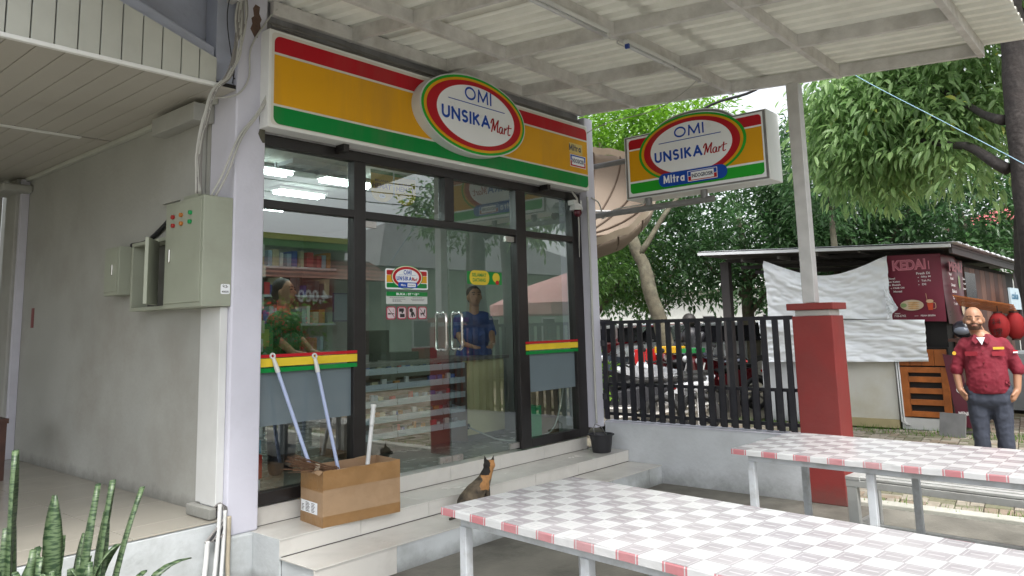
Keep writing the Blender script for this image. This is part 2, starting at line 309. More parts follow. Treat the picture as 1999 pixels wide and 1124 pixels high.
# ------------------------------------------------------------------ mesh helpers
POS = {}
class MB:
    def __init__(s, T=None): s.v = []; s.f = []; s.mi = []; s.var = []; s.cm = 0; s.T = T; s.cv = 0.5
    def add(s, vs, fs):
        b = len(s.v)
        for p in vs:
            p = Vector(p)
            s.v.append(s.T @ p if s.T is not None else p)
        for f in fs:
            s.f.append([b + i for i in f]); s.mi.append(s.cm); s.var.append(s.cv)
        return s
    def box(s, x0, y0, z0, x1, y1, z1):
        x0, x1 = sorted((x0, x1)); y0, y1 = sorted((y0, y1)); z0, z1 = sorted((z0, z1))
        return s.add([(x0, y0, z0), (x1, y0, z0), (x1, y1, z0), (x0, y1, z0), (x0, y0, z1), (x1, y0, z1), (x1, y1, z1), (x0, y1, z1)],
                     [(0, 3, 2, 1), (4, 5, 6, 7), (0, 1, 5, 4), (1, 2, 6, 5), (2, 3, 7, 6), (3, 0, 4, 7)])
    def beam(s, p, q, w, h, up=(0, 0, 1)):
        p, q = Vector(p), Vector(q); d = (q - p).normalized(); up = Vector(up)
        r = d.cross(up)
        if r.length < 1e-4: r = d.cross(Vector((1, 0, 0)))
        r.normalize(); u = r.cross(d)
        vs = []
        for c in (p, q):
            for a, b2 in ((-1, -1), (1, -1), (1, 1), (-1, 1)): vs.append(c + r * a * w / 2 + u * b2 * h / 2)
        return s.add(vs, [(0, 1, 2, 3), (7, 6, 5, 4), (0, 4, 5, 1), (1, 5, 6, 2), (2, 6, 7, 3), (3, 7, 4, 0)])
    def tube(s, path, r, n=8, cap=True):
        path = [Vector(p) for p in path]; k = len(path)
        rs = r if isinstance(r, (list, tuple)) else [r] * k
        vs = []; prev = None
        for i, p in enumerate(path):
            d = (path[min(i + 1, k - 1)] - path[max(i - 1, 0)]).normalized()
            a = prev if prev is not None else (Vector((0, 0, 1)) if abs(d.z) < 0.9 else Vector((1, 0, 0)))
            x = (a - d * a.dot(d))
            if x.length < 1e-5: x = d.orthogonal()
            x.normalize(); y = d.cross(x); prev = x
            for j in range(n):
                t = 2 * PI * j / n; vs.append(p + (x * math.cos(t) + y * math.sin(t)) * rs[i])
        fs = []
        for i in range(k - 1):
            for j in range(n): fs.append((i * n + j, i * n + (j + 1) % n, (i + 1) * n + (j + 1) % n, (i + 1) * n + j))
        if cap: fs.append(tuple(range(n - 1, -1, -1))); fs.append(tuple((k - 1) * n + j for j in range(n)))
        return s.add(vs, fs)
    def lathe(s, c, prof, n=24, axis=(0, 0, 1)):
        c = Vector(c); ax = Vector(axis).normalized(); x = ax.orthogonal().normalized(); y = ax.cross(x)
        vs = []; k = len(prof)
        for r, h in prof:
            for j in range(n):
                t = 2 * PI * j / n; vs.append(c + ax * h + (x * math.cos(t) + y * math.sin(t)) * max(r, 1e-4))
        fs = [(i * n + j, i * n + (j + 1) % n, (i + 1) * n + (j + 1) % n, (i + 1) * n + j) for i in range(k - 1) for j in range(n)]
        return s.add(vs, fs)
    def prism(s, pts, O, U, V, d=0.0):
        """outline pts in (u, v) placed at O + uU + vV, thickness d against the normal UxV"""
        O, U, V = Vector(O), Vector(U), Vector(V); N = U.cross(V).normalized(); k = len(pts)
        a = [O + U * p[0] + V * p[1] for p in pts]
        if d == 0: return s.add(a, [tuple(range(k))])
        vs = a + [p - N * d for p in a]
        return s.add(vs, [tuple(range(k)), tuple(range(2 * k - 1, k - 1, -1))] + [(i, k + i, k + (i + 1) % k, (i + 1) % k) for i in range(k)])
    def ell(s, c, r, n=14, m2=9):
        c = Vector(c); vs = []; fs = []
        for i in range(m2 + 1):
            ph = PI * i / m2
            for j in range(n):
                t = 2 * PI * j / n
                vs.append(c + Vector((r[0] * math.sin(ph) * math.cos(t), r[1] * math.sin(ph) * math.sin(t), -r[2] * math.cos(ph))))
        for i in range(m2):
            for j in range(n): fs.append((i * n + j, i * n + (j + 1) % n, (i + 1) * n + (j + 1) % n, (i + 1) * n + j))
        return s.add(vs, fs)
    def surf(s, fn, nu, nv):
        vs = [fn(i / nu, j / nv) for j in range(nv + 1) for i in range(nu + 1)]
        fs = [(j * (nu + 1) + i, j * (nu + 1) + i + 1, (j + 1) * (nu + 1) + i + 1, (j + 1) * (nu + 1) + i) for j in range(nv) for i in range(nu)]
        return s.add(vs, fs)
    def build(s, name, mats, parent=None, bev=0, smooth=False, solid=0, kind=None, label=None):
        me = D.meshes.new(name)
        off = POS.get(parent.name, Vector()) if parent is not None else Vector()
        me.from_pydata([v - off for v in s.v], [], s.f)
        if not isinstance(mats, (list, tuple)): mats = [mats]
        for q in mats: me.materials.append(q)
        if len(mats) > 1: me.polygons.foreach_set("material_index", s.mi)
        if s.var and any(v != 0.5 for v in s.var):
            at = me.attributes.new("var", 'FLOAT', 'FACE'); at.data.foreach_set("value", s.var)
        if smooth:
            me.polygons.foreach_set("use_smooth", [True] * len(me.polygons))
            if smooth == 'a': me.set_sharp_from_angle(angle=math.radians(40))
        me.update()
        o = D.objects.new(name, me); COL.objects.link(o)
        if parent is not None: o.parent = parent; POS[o.name] = off
        if bev:
            b = o.modifiers.new("bevel", 'BEVEL'); b.width = bev; b.segments = 2; b.limit_method = 'ANGLE'
        if solid:
            b = o.modifiers.new("solid", 'SOLIDIFY'); b.thickness = solid
        if kind: o['kind'] = kind
        if label: o['label'] = label
        return o
def thing(name, label, cat, loc=(0, 0, 0), group=None):
    o = D.objects.new(name, None); COL.objects.link(o); o.location = loc; o.empty_display_size = 0.2
    o['label'] = label; o['category'] = cat
    if group: o['group'] = group
    POS[o.name] = Vector(loc); return o
def setting(name, loc=(0, 0, 0)):
    o = D.objects.new(name, None); COL.objects.link(o); o['kind'] = 'structure'; POS[o.name] = Vector(loc); o.location = loc; return o
def tag(o, label, cat, group=None):
    o['label'] = label; o['category'] = cat
    if group: o['group'] = group
    return o
def kids(o): return [c for c in D.objects if c.parent == o]
def copy_tree(o, parent=None, memo=None):
    c = o.copy(); COL.objects.link(c); c.parent = parent
    for k in CH.get(o.name, []): copy_tree(k, c)
    return c
CH = {}
def index_children(root):
    for o in [root] + kids(root):
        CH[o.name] = kids(o)
def bx(name, mt, parent, *a, bev=0, label=None): return MB().box(*a).build(name, mt, parent, bev=bev, label=label)
X, Y, Z = Vector((1, 0, 0)), Vector((0, 1, 0)), Vector((0, 0, 1))
def ellpts(a, b, n=48, c=(0, 0), t0=0, t1=2 * PI): return [(c[0] + a * math.cos(t0 + (t1 - t0) * i / n), c[1] + b * math.sin(t0 + (t1 - t0) * i / n)) for i in range(n)]
def rrect(x0, y0, x1, y1, r, n=4, corners=(1, 1, 1, 1)):
    out = []
    for (cx, cy, a, on) in ((x0 + r, y0 + r, PI, corners[0]), (x1 - r, y0 + r, 1.5 * PI, corners[1]), (x1 - r, y1 - r, 0, corners[2]), (x0 + r, y1 - r, .5 * PI, corners[3])):
        if on: out += [(cx + r * math.cos(a + .5 * PI * i / n), cy + r * math.sin(a + .5 * PI * i / n)) for i in range(n + 1)]
        else:
            out.append((x0 if cx < (x0 + x1) / 2 else x1, y0 if cy < (y0 + y1) / 2 else y1))
    return out
_tc = {}
def textpolys(st, bold=0.0, shear=0.0):
    key = (st, bold, shear)
    if key in _tc: return _tc[key]
    cu = D.curves.new("t", 'FONT'); cu.body = st; cu.size = 1; cu.offset = bold; cu.shear = shear; cu.resolution_u = 3; cu.fill_mode = 'FRONT'
    o = D.objects.new("t", cu); COL.objects.link(o)
    dg = bpy.context.evaluated_depsgraph_get(); me = o.evaluated_get(dg).to_mesh()
    vs = [(v.co.x, v.co.y) for v in me.vertices]; fs = [tuple(p.vertices) for p in me.polygons]
    o.evaluated_get(dg).to_mesh_clear(); D.objects.remove(o); D.curves.remove(cu)
    x0 = min(v[0] for v in vs); x1 = max(v[0] for v in vs); y0 = min(v[1] for v in vs); y1 = max(v[1] for v in vs)
    vs = [((v[0] - x0) / (x1 - x0), (v[1] - y0) / (y1 - y0)) for v in vs]
    _tc[key] = (vs, fs); return vs, fs
def text(mb, st, x, y, w, h, O, U, V, bold=0.0, shear=0.0, lift=0.0):
    vs, fs = textpolys(st, bold, shear); O, U, V = Vector(O), Vector(U), Vector(V); N = U.cross(V).normalized()
    mb.add([O + U * (x + a * w) + V * (y + b * h) + N * lift for a, b in vs], fs)
def strokes(mb, sts, x, y, w, h, th, O, U, V, lift=0.0):
    O, U, V = Vector(O), Vector(U), Vector(V); N = U.cross(V).normalized()
    def sm(pts):
        out = []
        for i in range(len(pts) - 1):
            p0 = pts[max(i - 1, 0)]; p1 = pts[i]; p2 = pts[i + 1]; p3 = pts[min(i + 2, len(pts) - 1)]
            for k in range(5):
                t = k / 5
                out.append(tuple(0.5 * (2 * p1[j] + (p2[j] - p0[j]) * t + (2 * p0[j] - 5 * p1[j] + 4 * p2[j] - p3[j]) * t * t + (3 * p1[j] - p0[j] - 3 * p2[j] + p3[j]) * t ** 3) for j in (0, 1)))
        return out + [pts[-1]]
    for st in sts:
        p = [Vector((x + a * w, y + b * h)) for a, b in sm(st)]
        vs = []
        for i, q in enumerate(p):
            d = (p[min(i + 1, len(p) - 1)] - p[max(i - 1, 0)]).normalized(); nn = Vector((-d.y, d.x)) * th * 0.5 * (0.55 + 0.45 * abs(d.y))
            for s_ in (1, -1): 
                e = q + nn * s_; vs.append(O + U * e.x + V * e.y + N * lift)
        mb.add(vs, [(2 * i + 1, 2 * i + 3, 2 * i + 2, 2 * i) for i in range(len(p) - 1)])
GL = {'O': (1.0, [('e', .5, .5, .5, .5)]), 'M': (1.0, [[(0, 0), (.06, 1)], [(.06, 1), (.5, .12)], [(.5, .12), (.94, 1)], [(.94, 1), (1, 0)]]), 'I': (.0, [[(0, 0), (0, 1)]]),
      'U': (.72, [[(0, 1), (0, .36)], ('h', .5, .36, .5, .36), [(1, .36), (1, 1)]]), 'N': (.8, [[(0, 0), (0, 1)], [(0, 1), (1, 0)], [(1, 0), (1, 1)]]),
      'S': (.55, [('s',)]), 'K': (.66, [[(0, 0), (0, 1)], [(0, .42), (.92, 1)], [(.28, .60), (1, 0)]]), 'A': (.88, [[(0, 0), (.5, 1)], [(.5, 1), (1, 0)], [(.2, .3), (.8, .3)]]),
      'i': (.0, [[(0, 0), (0, .62)], [(0, .84), (0, 1)]]), 't': (.3, [[(.5, 0), (.5, .95)], [(0, .62), (1, .62)]]), 'r': (.32, [[(0, 0), (0, .64)], [(0, .42), (.5, .62)], [(.5, .62), (1, .6)]]), 'a': (.56, [('e', .5, .31, .5, .31), [(1, 0), (1, .64)]]),
      'E': (.5, [[(0, 0), (0, 1)], [(0, 1), (1, 1)], [(0, .52), (.9, .52)], [(0, 0), (1, 0)]]), 'D': (.72, [[(0, 0), (0, 1)], ('d',)])}
def glyphs(mb, st, x, y, w, h, th, O, U, V, gap=.16):
    O, U, V = Vector(O), Vector(U), Vector(V); N = U.cross(V).normalized(); cnt = [0]
    tot = sum(GL[c][0] * h for c in st); nat = tot + (len(st) - 1) * (gap * h + th) + th
    k = (w - len(st) * th - (len(st) - 1) * gap * h) / max(tot, 1e-6)
    cx = x + th / 2
    def seg(p, q, ext=.0):
        p, q = Vector(p), Vector(q); d = (q - p).normalized(); n = Vector((-d.y, d.x)) * th / 2; p = p - d * ext; q = q + d * ext
        lf = N * (.00012 * (cnt[0] % 4)); cnt[0] += 1
        mb.add([O + U * a.x + V * a.y + lf for a in (p - n, q - n, q + n, p + n)], [(0, 1, 2, 3)])
    def arc(c, rx, ry, t0, t1, n=28):
        vs = []; lf = N * (.00012 * (cnt[0] % 4)); cnt[0] += 1
        for i in range(n + 1):
            t = t0 + (t1 - t0) * i / n; a, b = math.cos(t), math.sin(t)
            for s_ in (-.5, .5): vs.append(O + U * (c[0] + (rx + s_ * th) * a) + V * (c[1] + (ry + s_ * th) * b) + lf)
        mb.add(vs, [(2 * i, 2 * i + 1, 2 * i + 3, 2 * i + 2) for i in range(n)])
    yh = h - th
    for c in st:
        gw = GL[c][0] * h * k
        Q = lambda p: (cx + p[0] * gw, y + th / 2 + p[1] * yh)
        for e in GL[c][1]:
            if isinstance(e, list):
                vert = abs(e[0][0] - e[1][0]) < .01 or abs(e[0][1] - e[1][1]) < .01
                seg(Q(e[0]), Q(e[1]), th / 2 if vert or c in 'MNA' else th * .2)
            elif e[0] == 'e': arc(Q((e[1], e[2])), e[3] * gw, e[4] * yh, 0, 2 * PI)
            elif e[0] == 'h': arc(Q((e[1], e[2])), e[3] * gw, e[4] * yh, PI, 2 * PI)
            elif e[0] == 'd': arc(Q((0, .5)), gw, .5 * yh, -PI / 2, PI / 2)
            elif e[0] == 's':
                arc(Q((.5, .745)), gw * .5, yh * .255, math.radians(25), math.radians(270), 20); arc(Q((.5, .245)), gw * .5, yh * .255, math.radians(90), math.radians(-155), 20)
        cx += gw + th + gap * h
MART = [[(-.02, .62), (.03, .88), (.10, .98), (.07, .5), (.0, 0)], [(.10, .98), (.125, .55), (.135, .15)], [(.135, .15), (.22, .6), (.34, 1.0)], [(.34, 1.0), (.29, .5), (.28, .1), (.34, .14)],
        [(.52, .5), (.44, .52), (.37, .3), (.40, .06), (.47, .12), (.53, .5)], [(.53, .5), (.51, .12), (.57, .08)],
        [(.60, .06), (.64, .52), (.65, .4), (.73, .52)], [(.84, .85), (.79, .25), (.81, .06), (.9, .14)], [(.72, .58), (.97, .64)]]

# ================================================================== GROUND
gr = MB().box(-60, -60, -0.12, 140, 140, -0.06).build("ground", M['soil']); gr['kind'] = 'structure'
yard = MB().box(-8, -7, -0.2, 6.86, 4.7, 0.0).build("yard_floor", M['concrete']); yard['kind'] = 'structure'
kb = MB()
kb.prism([(6.86, -8), (7.0, -8), (7.08, 2.25), (6.93, 2.25)], (0, 0, 0.02), X, Y, 0.2)
kb = kb.build("kerb", M['kerb'], bev=0.008); kb['kind'] = 'structure'
ps = setting("pavement")
pav = []
random.seed(3)
ang = math.radians(7)
for i in range(-2, 34):
    for j in range(-16, 40):
        bxx = 7.12 + i * 0.205; byy = -3.2 + j * 0.205
        for k in range(2):
            if (i + j) % 2: c = (bxx + 0.0515 + k * 0.1025, byy + 0.1025, 0.097, 0.197)
            else: c = (bxx + 0.1025, byy + 0.0515 + k * 0.1025, 0.197, 0.097)
            cx = 7.1 + (c[0] - 7.1) * math.cos(ang) - (c[1]) * math.sin(ang); cy = (c[0] - 7.1) * math.sin(ang) + c[1] * math.cos(ang)
            if cx < 7.14 + 0.008 * cy or cy > 5.2 or (cx > 11.7 and cy > 2.2): continue
            pav.append((cx, cy, c[2], c[3]))
def paver_mb(mb, cx, cy, w, h, dz):
    T = Matrix.Translation((cx, cy, 0)) @ Matrix.Rotation(ang, 4, 'Z')
    mb.T = T
    b = 0.006; z1 = 0.0 + dz
    vs = [(-w / 2, -h / 2, -.06), (w / 2, -h / 2, -.06), (w / 2, h / 2, -.06), (-w / 2, h / 2, -.06), (-w / 2, -h / 2, z1 - b), (w / 2, -h / 2, z1 - b), (w / 2, h / 2, z1 - b), (-w / 2, h / 2, z1 - b),
          (-w / 2 + b, -h / 2 + b, z1), (w / 2 - b, -h / 2 + b, z1), (w / 2 - b, h / 2 - b, z1), (-w / 2 + b, h / 2 - b, z1)]
    mb.add(vs, [(0, 1, 5, 4), (1, 2, 6, 5), (2, 3, 7, 6), (3, 0, 4, 7), (4, 5, 9, 8), (5, 6, 10, 9), (6, 7, 11, 10), (7, 4, 8, 11), (8, 9, 10, 11)]); mb.T = None
def vis(p):   # rough: does the photograph show this spot between tables, pillar and stall
    q = Vector((p[0], p[1], -1.55)); dz = fwd.dot(q)
    if dz < 0.5: return 1e9
    px = 997 + 1482 * right.dot(q) / dz; py = 430 + 1482 * down.dot(q) / dz
    return dz if (1655 < px < 2010 and 825 < py < 1045 and not (880 < py < 905)) else 1e9
pav.sort(key=lambda p: vis(p))
base_m = {}
for a, p in enumerate(pav[:300]):
    key = (round(p[2], 2), a % 6, random.randrange(3))
    if key not in base_m:
        mb = MB(); paver_mb(mb, 0, 0, p[2], p[3], 0)
        me = D.meshes.new("paver"); me.from_pydata(mb.v, [], mb.f); me.materials.append(PV[key[2]]); base_m[key] = me
    o = D.objects.new("paver", base_m[key]); COL.objects.link(o); o.parent = ps; o.location = (p[0], p[1], random.uniform(-.008, .006))
    o.rotation_euler = (random.gauss(0, .012), random.gauss(0, .012), random.gauss(0, .02))
mb = MB()
for p in pav[300:]:
    mb.cm = random.randrange(3); paver_mb(mb, *p, random.uniform(-.008, .006))
mb.build("far_pavers", PV, ps, kind='stuff')
# lot surface beyond the fence
lot = MB().box(6.93, 5.2, -0.1, 60, 50, -0.01).build("parking_lot", mat("worn lot paving", (0.20, 0.18, 0.14), 0.9, 0.3, 1.5, (0.1, 0.1, 0.05), 0.6, 0.7, 0.5, 20)); lot['kind'] = 'structure'

# ================================================================== SHOP BUILDING
shop = thing("shop_building", "white plastered shop building with black framed glass front and sign above", "building", (2.6, 4.75, 0))
# pillars, walls
bx("pillar", M['white_wall'], shop, 2.575, 4.66, 0.285, 2.80, 5.0, 3.95, bev=0.012)
bx("pillar", M['white_wall'], shop, 6.60, 4.612, 0.5, 6.75, 5.0, 3.78, bev=0.01)
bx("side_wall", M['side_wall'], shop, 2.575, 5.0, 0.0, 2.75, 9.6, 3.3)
bx("pillar_base", M['base_wall'], shop, 2.545, 4.64, 0, 2.762, 5.0, 0.2845, bev=0.015)
bx("lintel", M['grime_wall'], shop, 2.80, 4.70, 2.945, 6.60, 4.95, 3.98)
bx("upper_wall", M['lavender'], shop, -2.5, 4.86, 3.235, 2.57, 5.02, 4.5)
bx("upper_slab", M['lavender'], shop, -3.2, 3.1, 4.5, 2.62, 9.6, 4.65)  # assumed overhang, out of view; added and extended to shade the walls below
bx("upper_wall", M['lavender'], shop, 2.575, 4.72, 3.95, 6.75, 5.0, 5.2)
bx("ledge", M['lavender'], shop, 2.44, 4.70, 3.20, 2.572, 4.85, 5.2)
# foot of the shop floor and inner room shell
bx("inner_floor", M['int_floor'], shop, 2.76, 4.86, 0.1, 6.7, 10, 0.40)
bx("inner_ceiling", M['int_ceil'], shop, 2.76, 4.96, 2.99, 6.7, 10, 3.05)
bx("back_wall", M['int_wall'], shop, 2.76, 9.9, 0.4, 6.7, 10, 2.99)
bx("right_wall", M['int_wall'], shop, 6.62, 5.0, 0.0, 6.75, 10, 3.9)
bx("roof", M['grime_wall'], shop, 2.575, 5.0, 3.9, 6.75, 10, 4.0)
# peeled plaster patches
mb = MB(); mb.prism([(0, 0), (.018, .002), (.02, .32), (-.012, .32), (-.022, .22), (-.03, .17), (-.022, .1), (-.034, .06), (-.02, .03)], (2.775, 4.658, 2.86), X, Z)
mb.build("peeled_patch", mat("bare cement", (0.10, 0.095, 0.07), 0.95, 0.3, 20, bump=0.5), shop)
mb = MB(); mb.prism([(0, 0), (.02, .008), (.028, .05), (.045, .075), (.038, .12), (.05, .15), (.03, .19), (.035, .24), (.0, .25), (-.02, .215), (-.01, .16), (-.03, .14), (-.022, .1), (-.036, .06), (-.018, .03)], (2.70, 4.658, 3.60), X, Z)
mb.build("peeled_patch", mat("brown undercoat", (0.13, 0.08, 0.06), 0.95, 0.3, 20), shop)
# window frame members (front face y = 4.73)
fy0, fy1 = 4.71, 4.79
F = M['black_frame']
for a in ((2.80, 2.865, 6.60, 2.944), (2.80, 2.419, 6.58, 2.478), (2.80, 0.42, 3.60, 0.50), (5.68, 0.42, 6.52, 0.50)):
    bx("frame_rail", F, shop, a[0], fy0, a[1], a[2], fy1, a[3], bev=0.004)
for a in ((3.60, .42, 2.864, .115), (5.53, .42, 2.864, .145)):
    bx("frame_post", F, shop, a[0], fy0 - .003, a[1], a[0] + a[3], fy1 + .003, a[2], bev=0.004)
bx("frame_post", F, shop, 4.575, fy0 - .003, 2.479, 4.69, fy1 + .003, 2.864, bev=0.004)
bx("frame_post", F, shop, 6.44, fy0 - .003, .42, 6.598, fy1 + .003, 2.864, bev=0.004)
for x0, x1, z0, z1 in ((2.80, 3.60, .50, 2.419), (2.80, 3.60, 2.478, 2.865), (3.715, 4.575, 2.478, 2.865), (4.69, 5.53, 2.478, 2.865), (5.675, 6.44, 2.478, 2.865), (5.675, 6.44, .50, 2.419)):
    MB().box(x0 + .001, 4.748, z0 + .001, x1 - .001, 4.752, z1 - .001).build("glass_pane", M['glass'], shop)
# coloured strips and frosted film on the lower glass
for x0, x1 in ((2.80, 3.63), (5.62, 6.46)):
    for nm, c, z0, z1 in (("red_strip", 'sg_red', 1.383, 1.404), ("yellow_strip", 'sg_yel', 1.322, 1.378), ("green_strip", 'sg_grn', 1.283, 1.312)):
        bx(nm, M[c] if c != 'sg_yel' else pc("strip yellow", (0.75, 0.55, 0.03), .35), shop, x0, 4.7385 - (.034 if x0 > 5 or x0 < 3 else 0), z0, x1, 4.7435 - .03, z1)
    bx("frosted_film", M['frost'], shop, x0 + .002, 4.742, .925, min(x1, 6.44) - .03 if x0 < 3 else 6.44, 4.7462, 1.281)
# doors
for i, (x0, x1) in enumerate(((3.722, 4.64), (4.65, 5.525))):
    d = MB().box(x0, 4.744, .435, x1, 4.756, 2.41).build("door", M['glass_in'], shop)
    xe = x1 - .13 if i == 0 else x0
    for z in (.437,):
        bx("patch_fitting", M['steel'], d, xe, 4.732, z, xe + .13, 4.768, z + .05, bev=.003)
        MB().tube([(xe + .065, 4.73, z + .025), (xe + .065, 4.725, z + .025)], .012, 10).build("lock", M['chrome'], d)
    if i == 1:
        bx("hinge_fitting", M['steel'], d, 5.40, 4.732, .437, 5.525, 4.768, .487, bev=.003)
        bx("hinge_fitting", M['steel'], d, 5.40, 4.732, 2.355, 5.525, 4.768, 2.408, bev=.003)
    else:
        bx("hinge_fitting", M['steel'], d, 3.722, 4.732, .437, 3.84, 4.768, .487, bev=.003)
        bx("hinge_fitting", M['steel'], d, 3.722, 4.732, 2.355, 3.84, 4.768, 2.408, bev=.003)
    xh = 4.55 if i == 0 else 4.74
    for s in (-1, 1):
        y = 4.75 + s * .006; yo = 4.75 + s * .065
        pth = [(xh, y, 1.375)] + [(xh, y + (yo - y) * .6, 1.365), (xh, yo, 1.385), (xh, yo, 1.45), (xh, yo, 1.6), (xh, yo, 1.665), (xh, y + (yo - y) * .6, 1.685), (xh, y, 1.675)]
        MB().tube(pth, .0125, 12).build("handle", M['chrome'], d, smooth=True)
    if i == 0: door_l = d
    else: door_r = d
# sticker: shop logo on the left door  (plane y = 4.743)
OY = (0, 4.7425, 0)
def logo_sticker():
    O = Vector((3.937, 4.7425, 1.876)); w, h = .46, .165
    o = MB().prism(rrect(0, 0, w, h, .015), O, X, Z, .001).build("logo_sticker", M['sg_white'], door_l)
    lay = [(M['sg_red'], rrect(.012, h - .05, w - .012, h - .012, .008)), (M['sg_yel'], rrect(.012, .055, w - .012, h - .052, .002)), (M['sg_grn'], rrect(.012, .012, w - .012, .05, .008))]
    for k, (mt, p) in enumerate(lay): MB().prism(p, O - Y * .0012, X, Z).build("stripe", mt, o)
    for k, (mt, a, b) in enumerate(((M['sg_grn'], .172, .098), (M['sg_cream'], .165, .093), (M['sg_red'], .155, .086), (M['sg_white'], .128, .066))):
        MB().prism(ellpts(a, b, 32, (w / 2, .10)), O - Y * (.0016 + .0004 * k), X, Z).build("oval", mt, o)
    mb = MB(); glyphs(mb, "OMI", .19, .122, .085, .036, .006, O - Y * .0036, X, Z); glyphs(mb, "UNSIKA", .115, .072, .16, .034, .0075, O - Y * .0036, X, Z)
    mb.prism([(.14, .116), (.32, .116), (.32, .118), (.14, .118)], O - Y * .0036, X, Z); mb.build("lettering", M['sg_blue'], o)
    mb = MB(); strokes(mb, MART, .28, .07, .065, .03, .005, O - Y * .0036, X, Z); mb.build("script_lettering", M['sg_dred'], o)
    MB().prism(rrect(.13, .012, .34, .058, .02), O - Y * .0036, X, Z).build("blue_badge", M['sg_blue'], o)
    mb = MB(); text(mb, "Mitra", .16, .026, .05, .018, O - Y * .004, X, Z, .02); mb.prism(rrect(.23, .02, .32, .05, .003), O - Y * .004, X, Z); mb.build("badge_lettering", M['sg_white'], o)
    mb = MB(); text(mb, "INDOGROSIR", .238, .029, .074, .011, O - Y * .0044, X, Z, .02); mb.build("badge_small_print", M['ink'], o)
logo_sticker()
def hours():
    O = Vector((3.945, 4.7425, 1.757)); w, h = .445, .098
    o = MB().prism(rrect(0, 0, w, h, .008), O, X, Z, .001).build("hours_sticker", mat("pale label", (0.55, 0.58, 0.56), .4, .05), door_l)
    MB().prism(rrect(0, h - .036, w, h, .008), O - Y * .0012, X, Z).build("green_band", M['sg_grn'], o)
    mb = MB(); text(mb, "BUKA : 07", .105, h - .028, .16, .02, O - Y * .0017, X, Z, .03); text(mb, "30", .272, h - .019, .016, .01, O - Y * .0017, X, Z, .02); text(mb, "-", .292, h - .02, .008, .003, O - Y * .0017, X, Z, .02)
    text(mb, "18", .303, h - .028, .026, .02, O - Y * .0017, X, Z, .03); text(mb, "00", .333, h - .019, .018, .01, O - Y * .0017, X, Z, .02); mb.build("hours_lettering", M['sg_white'], o)
    mb = MB()
    for k, (u, v, ww) in enumerate(((.035, .05, .16), (.28, .05, .11), (.065, .036, .14), (.065, .027, .09), (.065, .018, .1), (.262, .036, .15), (.275, .026, .13))):
        n = max(2, int(ww / .02))
        for q in range(n): mb.prism(rrect(u + q * ww / n, v, u + (q + .75) * ww / n, v + .0045, .001, 1), O - Y * .0013, X, Z)
    mb.build("small_print", M['ink_grey'], o)
hours()
for k in range(4):
    O = Vector((3.946 + k * .1125, 4.7425, 1.632)); s = .098; h = .105
    o = MB().prism(rrect(0, 0, s, h, .018), O, X, Z, .001).build("prohibition_sticker", pc("sticker crimson", (0.35, 0.015, 0.05)), door_l)
    MB().prism(rrect(.009, .009, s - .009, h - .009, .016), O - Y * .0012, X, Z).build("white_field", pc("sticker pale pink", (0.60, 0.52, 0.54)), o)
    mb = MB(); P0 = O - Y * .0017
    if k == 0: mb.prism([(.015, .04), (.045, .04), (.045, .052), (.015, .052)], P0, X, Z); mb.prism([(.05, .042), (.08, .042), (.08, .05), (.05, .05)], P0, X, Z); strokes(mb, [[(0, 0), (.3, .4), (0, .6), (.3, 1)]], .068, .06, .02, .022, .003, P0, X, Z)
    if k == 1: mb.prism(rrect(.018, .062, .07, .09, .004), P0, X, Z); mb.prism([(.045, .05), (.06, .05), (.06, .062), (.045, .062)], P0, X, Z); mb.prism(rrect(.028, .017, .078, .045, .004), P0, X, Z); mb.prism(ellpts(.008, .008, 12, (.053, .03)), P0 + Y * .0002, X, Z)
    if k == 2: mb.prism(ellpts(.02, .018, 14, (.036, .074)), P0, X, Z); mb.prism([(.028, .02), (.038, .06), (.062, .062), (.08, .03), (.074, .016), (.06, .04), (.056, .016), (.045, .016), (.042, .035), (.034, .016)], P0, X, Z)
    if k == 3:
        mb.prism([(.02, .062), (.03, .05), (.06, .052), (.074, .088), (.08, .07), (.07, .045), (.062, .02), (.055, .04), (.038, .038), (.032, .02), (.026, .045)], P0, X, Z)
    mb.build("pictogram", M['ink_black'], o)
    if k in (0, 3):
        mb = MB(); mb.prism([(.016, .088), (.02, .092), (.084, .02), (.08, .016)], P0 - Y * .0004, X, Z); mb.build("slash", pc("slash maroon", (0.12, 0.01, 0.03)), o)
O = Vector((4.875, 4.7425, 1.94)); o = MB().prism(rrect(0, 0, .465, .115, .008), O, X, Z, .001).build("welcome_sticker", M['sg_grn'], door_r)
MB().prism(rrect(.03, -.006, .29, .125, .06, 5), O - Y * .0013, X, Z).build("yellow_oval", pc("sticker yellow", (.66, .5, .03)), o)
mb = MB(); text(mb, "SELAMAT", .06, .068, .19, .032, O - Y * .002, X, Z, .03); text(mb, "DATANG", .07, .022, .17, .032, O - Y * .002, X, Z, .03); mb.build("welcome_lettering", M['sg_grn'], o)
MB().prism(ellpts(.05, .045, 20, (.385, .065)), O - Y * .0013, X, Z).build("mascot_patch", pc("sticker yellow", (.66, .5, .03)), o)
MB().prism(ellpts(.025, .02, 16, (.40, .02)), O - Y * .0017, X, Z).build("red_patch", M['sg_red'], o)

